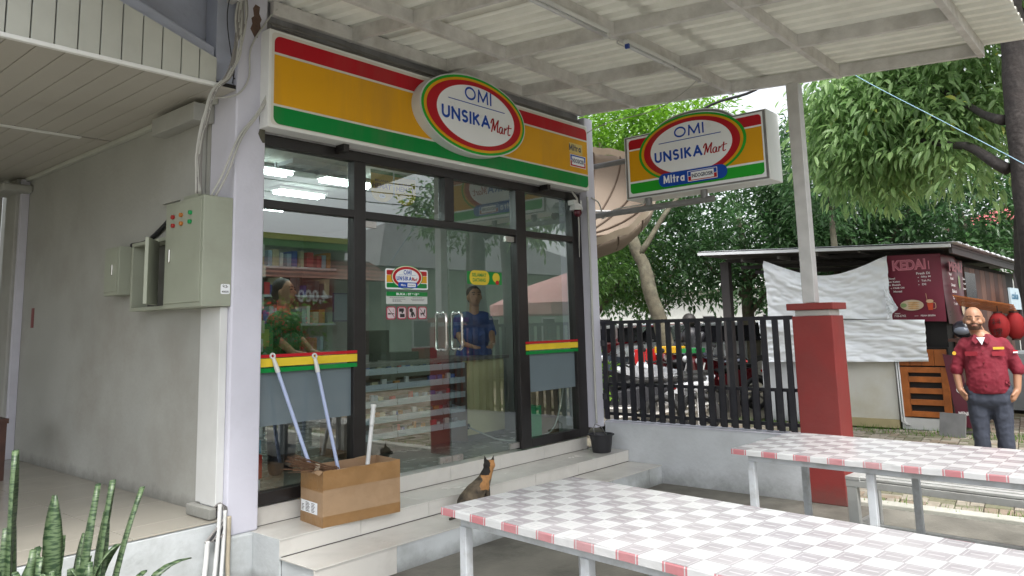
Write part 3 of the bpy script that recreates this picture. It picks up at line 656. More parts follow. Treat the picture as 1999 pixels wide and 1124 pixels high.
# entrance steps and tiled surfaces
steps = thing("entrance_steps", "three cream tiled entrance steps with dark joints in front of the glass shop front", "steps", (4.7, 4.3, 0))
bx("core", M['grout'], steps, 2.77, 4.345, .0, 6.76, 4.86, .2815)
bx("core", M['grout'], steps, 2.79, 3.98, .0, 6.76, 4.345, .1715)
bx("side_render", M['base_wall'], steps, 2.752, 4.336, 0, 2.769, 4.74, .2835)
bx("side_render", M['base_wall'], steps, 2.772, 3.965, 0, 2.789, 4.335, .1735)
bx("end_render", M['parapet'], steps, 6.748, 3.955, 0, 6.78, 4.75, .1)
seams = [2.752, 3.38, 4.005, 4.63, 5.26, 5.885, 6.51, 6.748]
def tile_row(nm, y0, y1, z0, z1, xs):
    for a, b in zip(xs[:-1], xs[1:]):
        if b - a < .03: continue
        MB().box(a + .0016, y0, z0, b - .0016, y1, z1).build(nm, M['tile'], steps, bev=.0015)
s2 = [max(2.80, s) if i == 0 else s for i, s in enumerate(seams)]; s2[0] = 2.802; s2[-1] = 6.6
tile_row("riser_tile", 4.735, 4.86, .2875, .405, s2)          # sill under the glass
tile_row("riser_tile", 4.334, 4.344, .179, .2735, seams)       # riser of the landing
tile_row("tread_tile", 4.330, 4.733, .275, .2845, seams)
tile_row("tread_tile", 3.955, 4.332, .166, .1745, seams)
for a, b in zip(seams[:-1], seams[1:]):
    MB().box(a + .0016, 3.962, .0, b - .0016, 3.978, .1645).build("riser_tile", M['tile'] if b < 4 else M['base_wall'], steps, bev=.0015)
# corridor platform on the left
bx("platform_base", M['base_wall'], shop, -2.5, 4.66, 0, 2.544, 4.76, .388, bev=.012)
fl = setting("corridor_floor")
bx("floor_slab", M['grout'], fl, -2.5, 4.762, .2, 2.573, 9.4, .392)
yy = [4.655, 4.93, 5.53, 6.13, 6.73, 7.33, 7.93, 8.53, 9.13]; xx = [-2.2, -1.6, -1.0, -.4, .2, .8, 1.4, 2.0, 2.545]
for j in range(len(yy) - 1):
    for i in range(len(xx) - 1):
        x1 = 2.574 if (i == 7 and j > 0) else xx[i + 1]
        MB().box(xx[i] + .0015, yy[j] + .0015, .39, x1 - .0015, yy[j + 1] - .0015, .4).build("floor_tile", M['ftile'], fl, bev=.001)
# corridor end wall, pilaster, opening
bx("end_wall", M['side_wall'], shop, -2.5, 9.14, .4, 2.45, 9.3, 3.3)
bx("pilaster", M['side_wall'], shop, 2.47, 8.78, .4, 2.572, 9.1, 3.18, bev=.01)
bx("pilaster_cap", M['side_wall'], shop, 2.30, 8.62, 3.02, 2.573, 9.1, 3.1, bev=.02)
bx("wall_trim", M['white_wall'], shop, 2.50, 8.72, .4, 2.573, 8.775, 3.17, bev=.004)
# corridor ceiling of PVC strips and fascia boards
ce = setting("corridor_ceiling")
x = 2.57
while x > -2.4:
    MB().box(x - .148, 4.66, 3.19, x - .003, 6.62, 3.20).build("ceiling_panel", M['ceil'], ce, bev=.002)
    MB().box(x - .148, 6.66, 3.19, x - .003, 9.2, 3.20).build("ceiling_panel", M['ceil'], ce, bev=.002)
    x -= .15
bx("ceiling_backing", M['dark'], ce, -2.5, 4.67, 3.203, 2.573, 9.2, 3.23)
bx("joint_strip", M['white_box'], ce, -2.5, 6.615, 3.176, 2.3, 6.665, 3.189, bev=.004)
bx("edge_strip", M['white_box'], ce, -2.5, 4.625, 3.178, 2.44, 4.66, 3.206, bev=.006)
bx("wall_moulding", M['fascia'], ce, 2.53, 4.9, 3.15, 2.574, 9.2, 3.188, bev=.006)
gy = 4.64
pts_top = lambda xx_: 3.372 + (2.43 - xx_) * (.20 / .62) if xx_ > 1.65 else 3.372 + .78 * .3226 + (1.65 - xx_) * .12
x = 2.42
while x > -1.8:
    a, b = x - .118, x - .004
    MB().prism([(a, 3.207), (b, 3.207), (b, pts_top(b)), (a, pts_top(a))], (0, gy, 0), X, Z, .02).build("fascia_board", M['fascia'], ce, bev=.002)
    x -= .122
mb = MB(); mb.prism([(-2, pts_top(-2)), (1.65, pts_top(1.65)), (2.43, pts_top(2.43)), (2.43, pts_top(2.43) + .1), (1.65, pts_top(1.65) + .12), (-2, pts_top(-2) + .12)], (0, 4.70, 0), X, Z, .16)
mb.build("rake_moulding", M['lavender'], shop, bev=.01)

# ================================================================== CANOPY
can = thing("canopy", "white painted steel canopy of beams and corrugated roof sheets over the shop entrance", "canopy", (4.7, 2.6, 3.7))
zc = lambda y: 3.60 + .056 * (y - 1.0)      # underside of beams
bh = .105
def P(x0, y): return (x0 + (4.7 - y) * .085, y, zc(y) + bh / 2)
for x0 in (1.49, 2.52, 3.53, 4.56, 5.59, 6.58):
    MB().beam(P(x0, 4.69), P(x0, .95), .045, bh).build("beam", M['beam'], can, bev=.004)
for y in (4.645, 4.0, 2.99, 2.02, .95):
    xl = 1.3 if y < 4.6 else 2.82
    MB().beam((xl, y, zc(y) + bh / 2 - .004), (6.62 + (4.7 - y) * .085, y, zc(y) + bh / 2 - .004), .048, bh + .002).build("cross_beam", M['beam'], can, bev=.004)
def sheet(x0, x1, y0, y1):
    mb = MB(); n = max(4, int((x1 - x0) / .019)); vs = []
    prof = []
    for i in range(n + 1):
        t = (x0 + (x1 - x0) * i / n)
        ph = (t * 1.0 / .152) % 1.0
        h = .034 if ph < .36 else (.034 * (1 - (ph - .36) / .10) if ph < .46 else (0 if ph < .9 else .034 * (ph - .9) / .1))
        prof.append((t, h))
    ys = (y0, y1)
    for y in ys:
        for t, h in prof: vs.append((t + (4.7 - y) * .085, y, zc(y) + bh + .004 + h))
    k = n + 1
    mb.add(vs, [(i, i + 1, k + i + 1, k + i) for i in range(n)])
    return mb
xs = [1.2, 2.1, 2.98, 3.86, 4.74, 5.62, 6.66]
for a, b in zip(xs[:-1], xs[1:]):
    for (y0, y1, dz) in ((.62, 2.72, 0.0), (2.62, 4.70, .006)):
        mb = sheet(a, b + .03, y0, y1); mb.v = [v + Vector((0, 0, dz)) for v in mb.v]
        mb.build("roof_sheet", M['sheet'], can, solid=.002)
post = MB(); post.beam((6.80, 2.41, 1.69), (6.80, 2.41, zc(2.41)), .11, .11, up=(0, 1, 0)); post.build("post", M['galv'], can, bev=.006)
# tube lights below the canopy
for a, b, lb in ((3.35, 4.52, "unlit white fluorescent tube fitting under the canopy, nearer the top edge of the photo"), (4.77, 5.98, "unlit white fluorescent tube fitting under the canopy with a blue end clip")):
    t = thing("tube_light", lb, "lamp", ((a + b) / 2, 2.95, 3.64), "tube lights under the canopy")
    MB().box(a, 2.905, 3.655, b, 2.945, 3.69).build("tube_housing", M['plastic_w'], t, bev=.005)
    MB().tube([(a + .03, 2.92, 3.64), (b - .03, 2.92, 3.64)], .014, 10).build("tube", M['tube_off'], t, smooth=True)
    for xx_ in (a + .01, b - .03): MB().box(xx_, 2.905, 3.622, xx_ + .02, 2.938, 3.656).build("end_cap", pc("blue clip", (.02, .05, .25)) if (xx_ < a + .02 and a > 4) else M['plastic_w'], t)
def cable(name, pts, r, mt, label, cat="cable", n=6, group=None):
    out = []
    P_ = [Vector(p) for p in pts]
    for i in range(len(P_) - 1):
        p0 = P_[max(i - 1, 0)]; p1 = P_[i]; p2 = P_[i + 1]; p3 = P_[min(i + 2, len(P_) - 1)]
        for k in range(6):
            t = k / 6; out.append(0.5 * (2 * p1 + (p2 - p0) * t + (2 * p0 - 5 * p1 + 4 * p2 - p3) * t * t + (3 * p1 - p0 - 3 * p2 + p3) * t ** 3))
    out.append(P_[-1])
    o = MB().tube(out, r, n).build(name, mt, smooth=True)
    if label: tag(o, label, cat, group)
    return o
cable("cable", [(4.5, 3.02, 3.72), (4.62, 2.96, 3.66), (4.72, 2.95, 3.68), (4.85, 3.03, 3.7), (5.3, 3.03, 3.72), (5.9, 3.03, 3.7), (6.1, 3.03, 3.69), (6.4, 3.6, 3.62), (6.6, 4.3, 3.66), (6.62, 4.62, 3.60)], .005, M['cable_w'], "thin white cable joining the canopy tube lights to the wall")

# ================================================================== SIGNS
def sign_art(root, O, U, V, w, h, ov_c, rx, ry, big, nm=''):
    pass
s1 = thing("shop_sign", "long yellow sign box with raised oval reading OMI UNSIKA Mart above the shop front", "sign", (4.65, 4.6, 2.96))
bx("sign_box", M['white_box'], s1, 2.75, 4.552, 2.955, 6.558, 4.697, 3.66, bev=.006)
O = Vector((2.75, 4.550, 2.955)); w, h = 3.81, .705
def strip(nm, z0, z1, mt, cr):
    MB().prism(rrect(.04, z0, w - .02, z1, .05, 5, cr), O - Y * .002, X, Z, .002).build(nm, mt, s1)
MB().prism(rrect(.02, .02, w - .015, h - .02, .03), O, X, Z, .002).build("face_panel", mat("sign face ivory", (0.66, 0.64, 0.58), .35, .03), s1)
strip("red_stripe", .542, .662, M['sg_red'], (0, 0, 1, 1)); strip("yellow_field", .170, .524, M['sg_yel'], (0, 0, 0, 0)); strip("green_stripe", .028, .153, M['sg_grn'], (1, 1, 0, 0))
oc = (4.72 - 2.75, 3.392 - 2.955)
ov = MB(); ov.prism(ellpts(.665, .355, 72, oc), O - Y * .105, X, Z, .102); ov = ov.build("oval_box", mat("oval box white", (.62, .64, .63), .35, .03), s1, smooth='a')
for k, (mt, a, b, dx) in enumerate(((M['sg_lgrn'], .652, .344, 0), (M['sg_yel'], .625, .322, 0), (M['sg_red'], .596, .300, 0), (M['sg_white'], .492, .262, .01))):
    MB().prism(ellpts(a, b, 72, (oc[0] + dx, oc[1])), O - Y * (.107 + .0015 * k), X, Z).build("oval_ring" if k < 3 else "oval_face", mt, ov)
OT = O - Y * .1135
mb = MB()
glyphs(mb, "OMI", 4.572 - 2.75, .562, .34, .118, .018, OT, X, Z, .2)
glyphs(mb, "UNSIKA", 4.292 - 2.75, .348, .595, .112, .0235, OT, X, Z)
mb.prism([(4.371 - 2.75, .527), (5.09 - 2.75, .527), (5.09 - 2.75, .5345), (4.371 - 2.75, .5345)], OT, X, Z); mb.build("lettering", M['sg_blue'], ov)
mb = MB(); strokes(mb, MART, 4.905 - 2.75, .325, .285, .125, .016, OT, X, Z); mb.build("script_lettering", M['sg_dred'], ov)
mb = MB(); glyphs(mb, "Mitra", 6.215 - 2.75, .392, .205, .068, .0125, O - Y * .0042, X, Z, .12); mb.build("mitra_lettering", M['ink'], s1)
pb = MB().prism(rrect(3.47, .365, 3.70, .475, .003), O - Y * .0033, X, Z).build("pale_patch", pc("pale yellow print", (.68, .52, .16)), s1)
O2 = O + X * 3.478 + Z * .225
lb = MB().prism(rrect(0, .0, .275, .13, .003), O2 - Y * .0033, X, Z).build("logo_plate", M['sg_white'], s1)
for (u0, v0, u1, v1, mt) in ((.006, .066, .269, .124, 'sg_blue'), (.006, .006, .269, .062, 'sg_red')):
    MB().prism(rrect(u0, v0, u1, v1, .002), O2 - Y * .0038, X, Z).build("logo_half", M[mt], lb)
MB().prism(rrect(.028, .02, .247, .11, .002), O2 - Y * .0043, X, Z).build("logo_field", M['sg_white'], lb)
mb = MB(); text(mb, "INDOGROSIR", .034, .042, .207, .045, O2 - Y * .0048, X, Z, .03); mb.build("logo_lettering", M['ink'], lb)
for xb in (3.42, 5.9): bx("sign_bracket", M['black_frame'], s1, xb, 4.60, 2.90, xb + .05, 4.70, 2.953)

# projecting sign, face towards -X at x = 6.75, u runs from y=4.21 down to y=2.665
s2o = thing("projecting_sign", "double arched projecting sign box reading OMI UNSIKA Mart on grey pipes beside the shop corner", "sign", (6.9, 3.44, 2.84))
O = Vector((6.75, 4.215, 2.832)); U = -Y; V = Z; w = 1.55; h = .668
outl = [(0, 0), (w, 0), (w, h)] + [(1.24, h)] + [(.79 + .46 * math.cos(t), .60 + .21 * math.sin(t) * (1 if 1 else 1)) for t in [math.radians(a) for a in range(20, 161, 10)]] + [(.34, h), (0, h)]
MB().prism(outl, O + X * .0, U, V, .29).build("sign_box", mat("sign2 box white", (.74, .77, .76), .35, .04), s2o, bev=.006)
MB().prism([((a - w / 2) * .985 + w / 2, (b - .36) * .975 + .36) for a, b in outl], O - X * .003, U, V, .004).build("rim", M['metal_grey'], s2o)
MB().prism([((a - w / 2) * .955 + w / 2, (b - .36) * .93 + .36) for a, b in outl], O - X * .0055, U, V).build("face_panel", M['sg_white'], s2o)
def st2(nm, u0, u1, v0, v1, mt, cr, r=.035): MB().prism(rrect(u0, v0, u1, v1, r, 5, cr), O - X * .0075, U, V).build(nm, mt, s2o)
st2("red_stripe", .06, 1.50, .525, .625, M['sg_red'], (0, 0, 1, 1)); st2("yellow_field", .06, 1.50, .183, .508, M['sg_yel'], (0, 0, 0, 0)); st2("green_stripe", .06, 1.50, .055, .163, M['sg_lgrn'], (1, 1, 0, 0))
c2 = (.765, .438)
def clip_ell(a, b, zmin=.09): return [(u, max(v, zmin)) for u, v in ellpts(a, b, 72, c2)]
for k, (mt, a, b) in enumerate(((M['sg_lgrn'], .585, .335), (M['sg_yel'], .555, .315), (M['sg_red'], .525, .297), (M['sg_white'], .445, .258))):
    MB().prism(ellpts(a, b, 72, c2), O - X * (.0095 + .0015 * k), U, V).build("oval_ring" if k < 3 else "oval_face", mt, s2o)
OT = O - X * .0155
mb = MB()
glyphs(mb, "OMI", 4.215 - 3.615, .553, .325, .108, .017, OT, U, V, .2); glyphs(mb, "UNSIKA", 4.215 - 3.85, .332, .53, .108, .022, OT, U, V)
mb.prism([(.42, .521), (1.10, .521), (1.10, .529), (.42, .529)], OT, U, V); mb.build("lettering", M['sg_blue'], s2o)
mb = MB(); strokes(mb, MART, 4.215 - 3.30, .33, .25, .11, .014, OT, U, V); mb.build("script_lettering", M['sg_dred'], s2o)
MB().prism(rrect(.40, .075, 1.14, .212, .066, 6), O - X * .0175, U, V, .003).build("blue_badge", M['sg_blue'], s2o)
mb = MB(); glyphs(mb, "Mitra", .455, .108, .235, .08, .0155, O - X * .0182, U, V, .12); mb.build("mitra_lettering", M['sg_white'], s2o)
O2 = O + U * .725 + Z * .09
lb = MB().prism(rrect(0, 0, .315, .105, .003), O2 - X * .0185, U, V).build("logo_plate", M['sg_white'], s2o)
for (u0, v0, u1, v1, mt) in ((.006, .054, .309, .099, 'sg_blue'), (.006, .006, .309, .050, 'sg_red')):
    MB().prism(rrect(u0, v0, u1, v1, .002), O2 - X * .019, U, V).build("logo_half", M[mt], lb)
MB().prism(rrect(.036, .014, .279, .091, .002), O2 - X * .0195, U, V).build("logo_field", M['sg_white'], lb)
mb = MB(); text(mb, "INDOGROSIR", .044, .034, .227, .038, O2 - X * .02, U, V, .03); mb.build("logo_lettering", M['ink'], lb)
MB().tube([(6.80, 4.70, 2.72), (6.80, 3.26, 2.735)], .032, 12).build("support_pipe", M['metal_grey'], s2o, smooth='a')
MB().tube([(6.80, 4.65, 3.265), (6.80, 4.20, 3.265)], .03, 12).build("support_pipe", M['metal_grey'], s2o, smooth='a')
for y in (3.98, 3.36): MB().tube([(6.80, y, 2.75), (6.80, y, 2.84)], .035, 12).build("support_stub", M['metal_grey'], s2o, smooth='a')
cable("cable", [(6.66, 4.6, 2.9), (6.79, 4.6, 2.86), (6.85, 4.6, 2.75), (6.79, 4.55, 2.68), (6.80, 4.4, 2.76), (6.80, 4.2, 2.77), (6.80, 4.05, 2.78), (6.80, 4.02, 2.84)], .008, M['cable_w'], "white cable running along the lower pipe of the projecting sign")
# security camera
sc = thing("security_camera", "white dome security camera under the right end of the long sign", "camera", (6.40, 4.62, 2.74))
MB().lathe((6.40, 4.62, 2.74), [(.001, .075), (.03, .075), (.06, .05), (.07, .01), (.068, 0), (.001, 0)], 18).build("housing", M['plastic_w'], sc, smooth='a')
MB().ell((6.40, 4.60, 2.715), (.045, .045, .05)).build("lens_dome", pc("dark red dome", (.08, .01, .02), .15), sc, smooth=True)
MB().tube([(6.34, 4.58, 2.76), (6.29, 4.57, 2.83)], .008, 6).build("antenna", M['plastic_w'], sc)
MB().tube([(6.44, 4.58, 2.76), (6.42, 4.57, 2.84)], .008, 6).build("antenna", M['plastic_w'], sc)
bx("bracket", M['plastic_w'], sc, 6.37, 4.62, 2.80, 6.43, 4.70, 2.85)
for k in range(9):
    a = random.uniform(-.05, .05)
    cable("cable", [(6.42 + a, 4.68, 2.96), (6.46 + a + random.uniform(-.03, .03), 4.64, 2.86), (6.5 + a * .5, 4.66, 2.7 + random.uniform(-.1, .05)), (6.53 + a * .3, 4.69, 2.5 - k * .03)], .004, M['cable_w'] if k % 3 else M['cable_b'], "thin cable hanging beside the security camera", group="cables by the security camera")
cable("pipe", [(6.585, 4.60, 2.9), (6.59, 4.60, 2.0), (6.585, 4.60, 1.0), (6.59, 4.60, .55)], .012, M['cable_w'], "thin white conduit down the corner of the right shop pillar", "pipe")
# loose cables along the top of the long sign
for k in range(5):
    z = 3.68 + k * .016; pts = [(2.83 + i * .47, 4.66 + random.uniform(-.01, .02), z + random.uniform(-.01, .012)) for i in range(9)]
    cable("cable", pts, .006, M['cable_g'], "grey cable laid along the top of the long shop sign", group="cables above the sign")

# ================================================================== FENCE, PARAPET, PILLAR
par = thing("parapet_wall", "low grey rendered wall under the black fence right of the steps", "wall", (6.8, 3.6, 0))
bx("wall", M['parapet'], par, 6.755, 2.56, 0, 6.90, 4.61, .545)
bx("coping", M['white_wall'], par, 6.745, 2.56, .5455, 6.91, 4.61, .558, bev=.003)
fe = thing("steel_fence", "black steel fence of flat vertical bars between shop corner and red pillar", "fence", (6.78, 3.6, .56))
for i in range(19):
    y = 4.605 - i * .1085
    bx("bar", M['fence'], fe, 6.752, y - .052, .575, 6.772, y, 1.55)
bx("rail", M['fence'], fe, 6.745, 2.575, 1.55, 6.785, 4.62, 1.585); bx("rail", M['fence'], fe, 6.775, 2.575, .615, 6.80, 4.62, .645)
bx("rail", M['fence'], fe, 6.782, 2.575, .915, 6.81, 4.62, .945)
for i in range(18):
    y = 4.54 - i * .1085
    bx("short_bar", M['fence'], fe, 6.815, y - .045, .575, 6.833, y, .94)
for z in (1.353, .806): MB().tube([(6.76, 4.60, z - .03), (6.76, 4.60, z + .03)], .03, 10).build("hinge", M['fence'], fe); 
rp = thing("gate_pillar", "dark red painted square gate pillar with white neck and red cap", "pillar", (6.92, 2.4, 0))
bx("shaft", M['red_pillar'], rp, 6.75, 2.228, 0, 7.055, 2.572, 1.576, bev=.006)
bx("neck", M['pillar_neck'], rp, 6.775, 2.25, 1.577, 7.03, 2.55, 1.628, bev=.004)
bx("cap", M['red_pillar'], rp, 6.735, 2.205, 1.629, 7.09, 2.61, 1.688, bev=.006)

# ================================================================== TABLES AND BENCH
def table(loc, label, L=2.5):
    t = thing("dining_table", label, "table", loc, "dining tables in the yard")
    x0, y0, z = loc; wd = .89
    def B(nm, mt, a, b, c, d, e, f, bev=.003): return bx(nm, mt, t, x0 + a, y0 + b, c, x0 + d, y0 + e, f, bev=bev)
    top = MB(); top.box(x0 + .0, y0 - L, .722, x0 + wd, y0, .748); B_ = top.build("table_board", M['table_leg'], t, bev=.003)
    def f(u, v):
        x = u * wd; y = -v * L
        return Vector((x0 + x, y0 + y, .7512 + .0016 * noise.noise(Vector((x * 5, y * 5, 1))) + .0012 * abs(noise.noise(Vector((x * 14, y * 3, 4))))))
    mb = MB(); mb.surf(f, 24, 60); mb.f = [q[::-1] for q in mb.f]; mb.build("table_top_cloth", M['cloth'], t, smooth=True)
    e = .0025
    mb = MB()
    def hem(p, q, nn):
        p, q = Vector(p), Vector(q); k = 60
        vs = []
        for i in range(k + 1):
            c = p.lerp(q, i / k); s = .003 + .002 * noise.noise(c * 9)
            dz = .0335 + .004 * noise.noise(c * 3)
            vs += [c + nn * .001 + Z * .7515, c + nn * s + Z * (.745), c + nn * (s + .001) + Z * (.7515 - dz)]
        mb.add(vs, [(3 * i + j, 3 * i + j + 1, 3 * i + j + 4, 3 * i + j + 3) for i in range(k) for j in range(2)])
    hem((x0, y0, 0), (x0, y0 - L, 0), -X); hem((x0 + wd, y0 - L, 0), (x0 + wd, y0, 0), X); hem((x0, y0 - L, 0), (x0 + wd, y0 - L, 0), -Y); hem((x0 + wd, y0, 0), (x0, y0, 0), Y)
    mb.build("cloth_hem", M['cloth_edge'], t, smooth=False)
    for xx_ in (.035, wd - .075): B("apron_rail", M['table_leg'], xx_, -L + .06, .68, xx_ + .035, -.09, .7195)
    for yy_ in (-.13, -L + .06): B("cross_rail", M['table_leg'], .072, yy_, .68, wd - .077, yy_ + .04, .7195)
    for yy_ in (-.13, -.84, -1.62, -L + .05):
        for xx_ in (.03, wd - .08):
            B("leg", M['table_leg'], xx_, yy_, 0, xx_ + .042, yy_ + .042, .6795)
    return t
t1 = table((2.48, 2.60, 0), "near dining table under a faded red and white checked cloth, in the foreground", 2.7); t1.rotation_euler.z = math.radians(-5.4)
t2 = table((4.64, 2.215, 0), "farther dining table under a checked cloth, in front of the red gate pillar", 2.7); t2.rotation_euler.z = math.radians(-2.6)
bn = thing("bench", "grey white slatted steel bench behind the farther dining table", "bench", (5.69, 1.88, 0)); x0, y0 = 5.69, 1.88; Lb = 2.3
for i in range(5):
    bx("slat", M['bench'], bn, x0 + .012 + i * .088, y0 - Lb, .435, x0 + .068 + i * .088, y0 - .10, .453, bev=.003)
bx("end_board", M['bench'], bn, x0, y0 - .10, .43, x0 + .44, y0, .455, bev=.003); bx("frame_rail", M['bench'], bn, x0 + .002, y0 - Lb, .385, x0 + .05, y0 - .002, .43, bev=.002); bx("frame_rail", M['bench'], bn, x0 + .39, y0 - Lb, .385, x0 + .438, y0 - .002, .43, bev=.002)
for a in (0.004, .385):
    for b in (-.075, -1.2, -Lb): bx("leg", M['bench'], bn, x0 + a, y0 + b, 0, x0 + a + .05, y0 + b + .07, .385, bev=.002)
bx("foot_rail", M['bench'], bn, x0 + .06, y0 - Lb, .10, x0 + .10, y0 - .02, .14, bev=.002); bx("foot_rail", M['bench'], bn, x0 + .055, y0 - .055, .10, x0 + .384, y0 - .02, .14, bev=.002)
bn.rotation_euler.z = math.radians(-4.5)
b2 = thing("bench", "low grey bench half hidden beneath the near dining table", "bench", (3.05, 1.9, 0)); x0, y0 = 3.02, 1.9
bx("seat", M['bench'], b2, x0, y0 - 1.8, .41, x0 + .26, y0, .44, bev=.003)
for a in (.01, .2):
    for b in (-.09, -.9, -1.7): bx("leg", M['metal_grey'], b2, x0 + a, y0 + b, 0, x0 + a + .05, y0 + b + .05, .409, bev=.002)

# ================================================================== BOX WITH MOPS AND BROOM, BUCKET
T = Matrix.Translation((3.07, 4.335, .285)) @ Matrix.Rotation(math.radians(-7), 4, 'Z')
cb = thing("cardboard_box", "open brown cardboard box holding mop handles on the top step", "box", (3.35, 4.5, .285))
w, d, h = .60, .31, .355
def CB(nm, mt, *a, bev=0):
    m_ = MB(T); m_.box(*a); return m_.build(nm, mt, cb, bev=bev)
fr = CB("front_panel", M['card'], 0, 0, 0, w, .005, h); CB("rear_panel", M['card_in'], 0, d - .005, 0, w, d, h); CB("side_panel", M['card'], 0, .0052, 0, .005, d - .0052, h); CB("side_panel", M['card'], w - .005, .0052, 0, w, d - .0052, h); CB("bottom_panel", M['card_in'], .0052, .0052, 0, w - .0052, d - .0052, .005)
m_ = MB(T); m_.surf(lambda u, v: Vector((u * w, -.0012, .235 + v * .12 + .004 * math.sin(u * 21) * v)), 24, 2); m_.build("tape_band", M['tape'], cb)
m_ = MB(T); m_.surf(lambda u, v: Vector((-.0012, d - u * d, .22 + v * .135)), 12, 2); m_.build("tape_band", M['tape'], cb)
m_ = MB(T); m_.surf(lambda u, v: Vector((u * w, -.0012, .0 + v * .068)), 4, 1); m_.build("tape_band", M['tape'], cb)
m_ = MB(T); m_.surf(lambda u, v: Vector((-.0012, d - u * d, .0 + v * .062)), 4, 1); m_.build("tape_band", M['tape'], cb)
m_ = MB(T); m_.surf(lambda u, v: Vector((-.002, d - .01 - u * .23, .07 + v * .075)), 1, 1); lab_ = m_.build("shipping_label", M['sg_white'], cb)
m_ = MB(T)
for r_ in range(7):
    for c_ in range(3):
        if r_ > 4 and c_ == 0: continue
        L_ = (.035, .06, .05)[c_] * (.7 + .3 * ((r_ * 7 + c_ * 3) % 5) / 4); u = .012 + (0, .055, .135)[c_]; z = .078 + r_ * .009
        m_.add([(-.0026, d - .01 - u, z), (-.0026, d - .01 - u - L_, z), (-.0026, d - .01 - u - L_, z + .004), (-.0026, d - .01 - u, z + .004)], [(0, 1, 2, 3)])
m_.build("label_print", M['ink_black'], lab_)
m_ = MB(T); m_.surf(lambda u, v: Vector((u * w, d + .002 + v * .05, h - .004 + .012 * math.sin(u * 9) * v - v * .01)), 16, 1); m_.build("flap", M['card'], cb)
m_ = MB(T); m_.surf(lambda u, v: Vector((-.03 * v, d * (1 - u), h + .004 * math.sin(u * 17) * v - .02 * v * u)), 10, 1); m_.build("flap", M['card'], cb)
for (p, q, lb) in (((3.225, 4.50, .30), (2.905, 4.700, 1.405), "pale blue mop handle leaning on the glass, left one in the box"), ((3.37, 4.47, .30), (3.245, 4.700, 1.39), "pale blue mop handle leaning on the glass, right one in the box")):
    p, q = Vector(p), Vector(q); dd = (q - p).normalized(); t = thing("mop", lb, "mop", p, "mop handles in the box")
    MB().tube([p, q - dd * .10], .0125, 12).build("shaft", M['mop_blue'], t, smooth='a')
    MB().tube([q - dd * .13, q - dd * .10, q - dd * .03], [.016, .017, .012], 12).build("grip", M['plastic_w'], t, smooth='a')
    c = q - dd * .012; s_ = dd.cross(Y).normalized()
    MB().tube([c + (dd * math.cos(a) + s_ * math.sin(a)) * .016 for a in [i * PI / 8 for i in range(17)]], .007, 8).build("hanging_loop", M['plastic_w'], t, smooth=True)
p, q = Vector((3.50, 4.46, .34)), Vector((3.622, 4.50, 1.01)); dd = (q - p).normalized(); t = thing("brush_handle", "white ribbed plastic handle standing in the right of the box", "handle", p)
MB().tube([p, q - dd * .15], .0155, 12).build("shaft", M['plastic_w'], t, smooth='a')
pr = [(.0155 if i % 2 else .019) for i in range(9)]; MB().tube([q - dd * (.15 - i * .017) for i in range(9)] + [q, q + dd * .004], pr + [.022, .018], 12).build("ribbed_grip", M['plastic_w'], t, smooth=True)
br = thing("stick_broom", "brown coconut stick broom lying across the left edge of the cardboard box", "broom", (3.05, 4.42, .66))
mb = MB()
for k in range(70):
    a = Vector((3.22, 4.40, .625)) + Vector([random.gauss(0, .008) for _ in range(3)]); b = Vector((2.93, 4.48, .70)) + Vector([random.gauss(0, .028) for _ in range(3)])
    mid = a.lerp(b, .45) + Vector([random.gauss(0, .006) for _ in range(3)]); mb.tube([a, mid, b], [.003, .0025, .0015], 4)
mb.build("bristles", M['straw'], br, kind='stuff'); MB().tube([(3.10, 4.433, .652), (3.075, 4.44, .66)], .026, 12).build("binding", M['pvc_old'], br)
bu = thing("bucket", "black plastic bucket at the right end of the top step", "bucket", (6.45, 4.50, .285))
c = (6.50, 4.49, .286)
MB().lathe(c, [(.001, 0), (.088, 0), (.092, .006), (.115, .165), (.132, .167), (.134, .178), (.118, .18), (.108, .165), (.085, .012), (.001, .012)], 32).build("shell", M['bucket'], bu, smooth='a')
MB().tube([(6.39, 4.49, .46), (6.385, 4.50, .53), (6.43, 4.51, .565), (6.52, 4.5, .53), (6.56, 4.47, .45)], .005, 6).build("handle", M['metal_grey'], bu, smooth=True)

# ================================================================== SIDE WALL: CABINETS, TRUNKING, CABLES
c3 = thing("control_cabinet", "large grey green electrical cabinet with six coloured button lamps", "cabinet", (2.47, 4.93, 1.73))
bx("case", M['cab_grey'], c3, 2.372, 4.668, 1.73, 2.574, 5.20, 2.45, bev=.004)
dr = bx("door", M['cab_grey'], c3, 2.364, 4.69, 1.762, 2.3715, 5.175, 2.425, bev=.002)
for (y, z, k) in ((5.065, 2.346, 'red_btn'), (5.06, 2.287, 'red_btn'), (4.948, 2.348, 'org_btn'), (4.944, 2.290, 'org_btn'), (4.82, 2.350, 'grn_btn'), (4.823, 2.290, 'grn_btn')):
    MB().tube([(2.364, y, z), (2.345, y, z)], .0145, 14).build("button_lamp", M[k], dr, bev=.003)
bx("lock_handle", M['chrome'], dr, 2.352, 5.095, 2.04, 2.3635, 5.112, 2.13, bev=.003)
MB().prism(rrect(0, 0, .065, .065, .01), (2.50, 4.6665, 1.81), X, Z).build("paper_label", M['sg_white'], c3)
mb = MB(); strokes(mb, [[(0, .7), (.3, .5), (.2, .9)], [(.3, .6), (.7, .8), (.6, .4), (.9, .6)], [(.1, .5), (.5, .35), (.9, .45)]], 2.51, 1.84, .045, .035, .003, (0, 4.6655, 0), X, Z); text(mb, "40000", 2.508, 1.818, .048, .014, (0, 4.6655, 0), X, Z, .01); mb.build("label_writing", M['ink_black'], c3)
bx("cable_duct", M['cab_grey'], c3, 2.42, 4.85, 2.4505, 2.56, 5.05, 2.49)
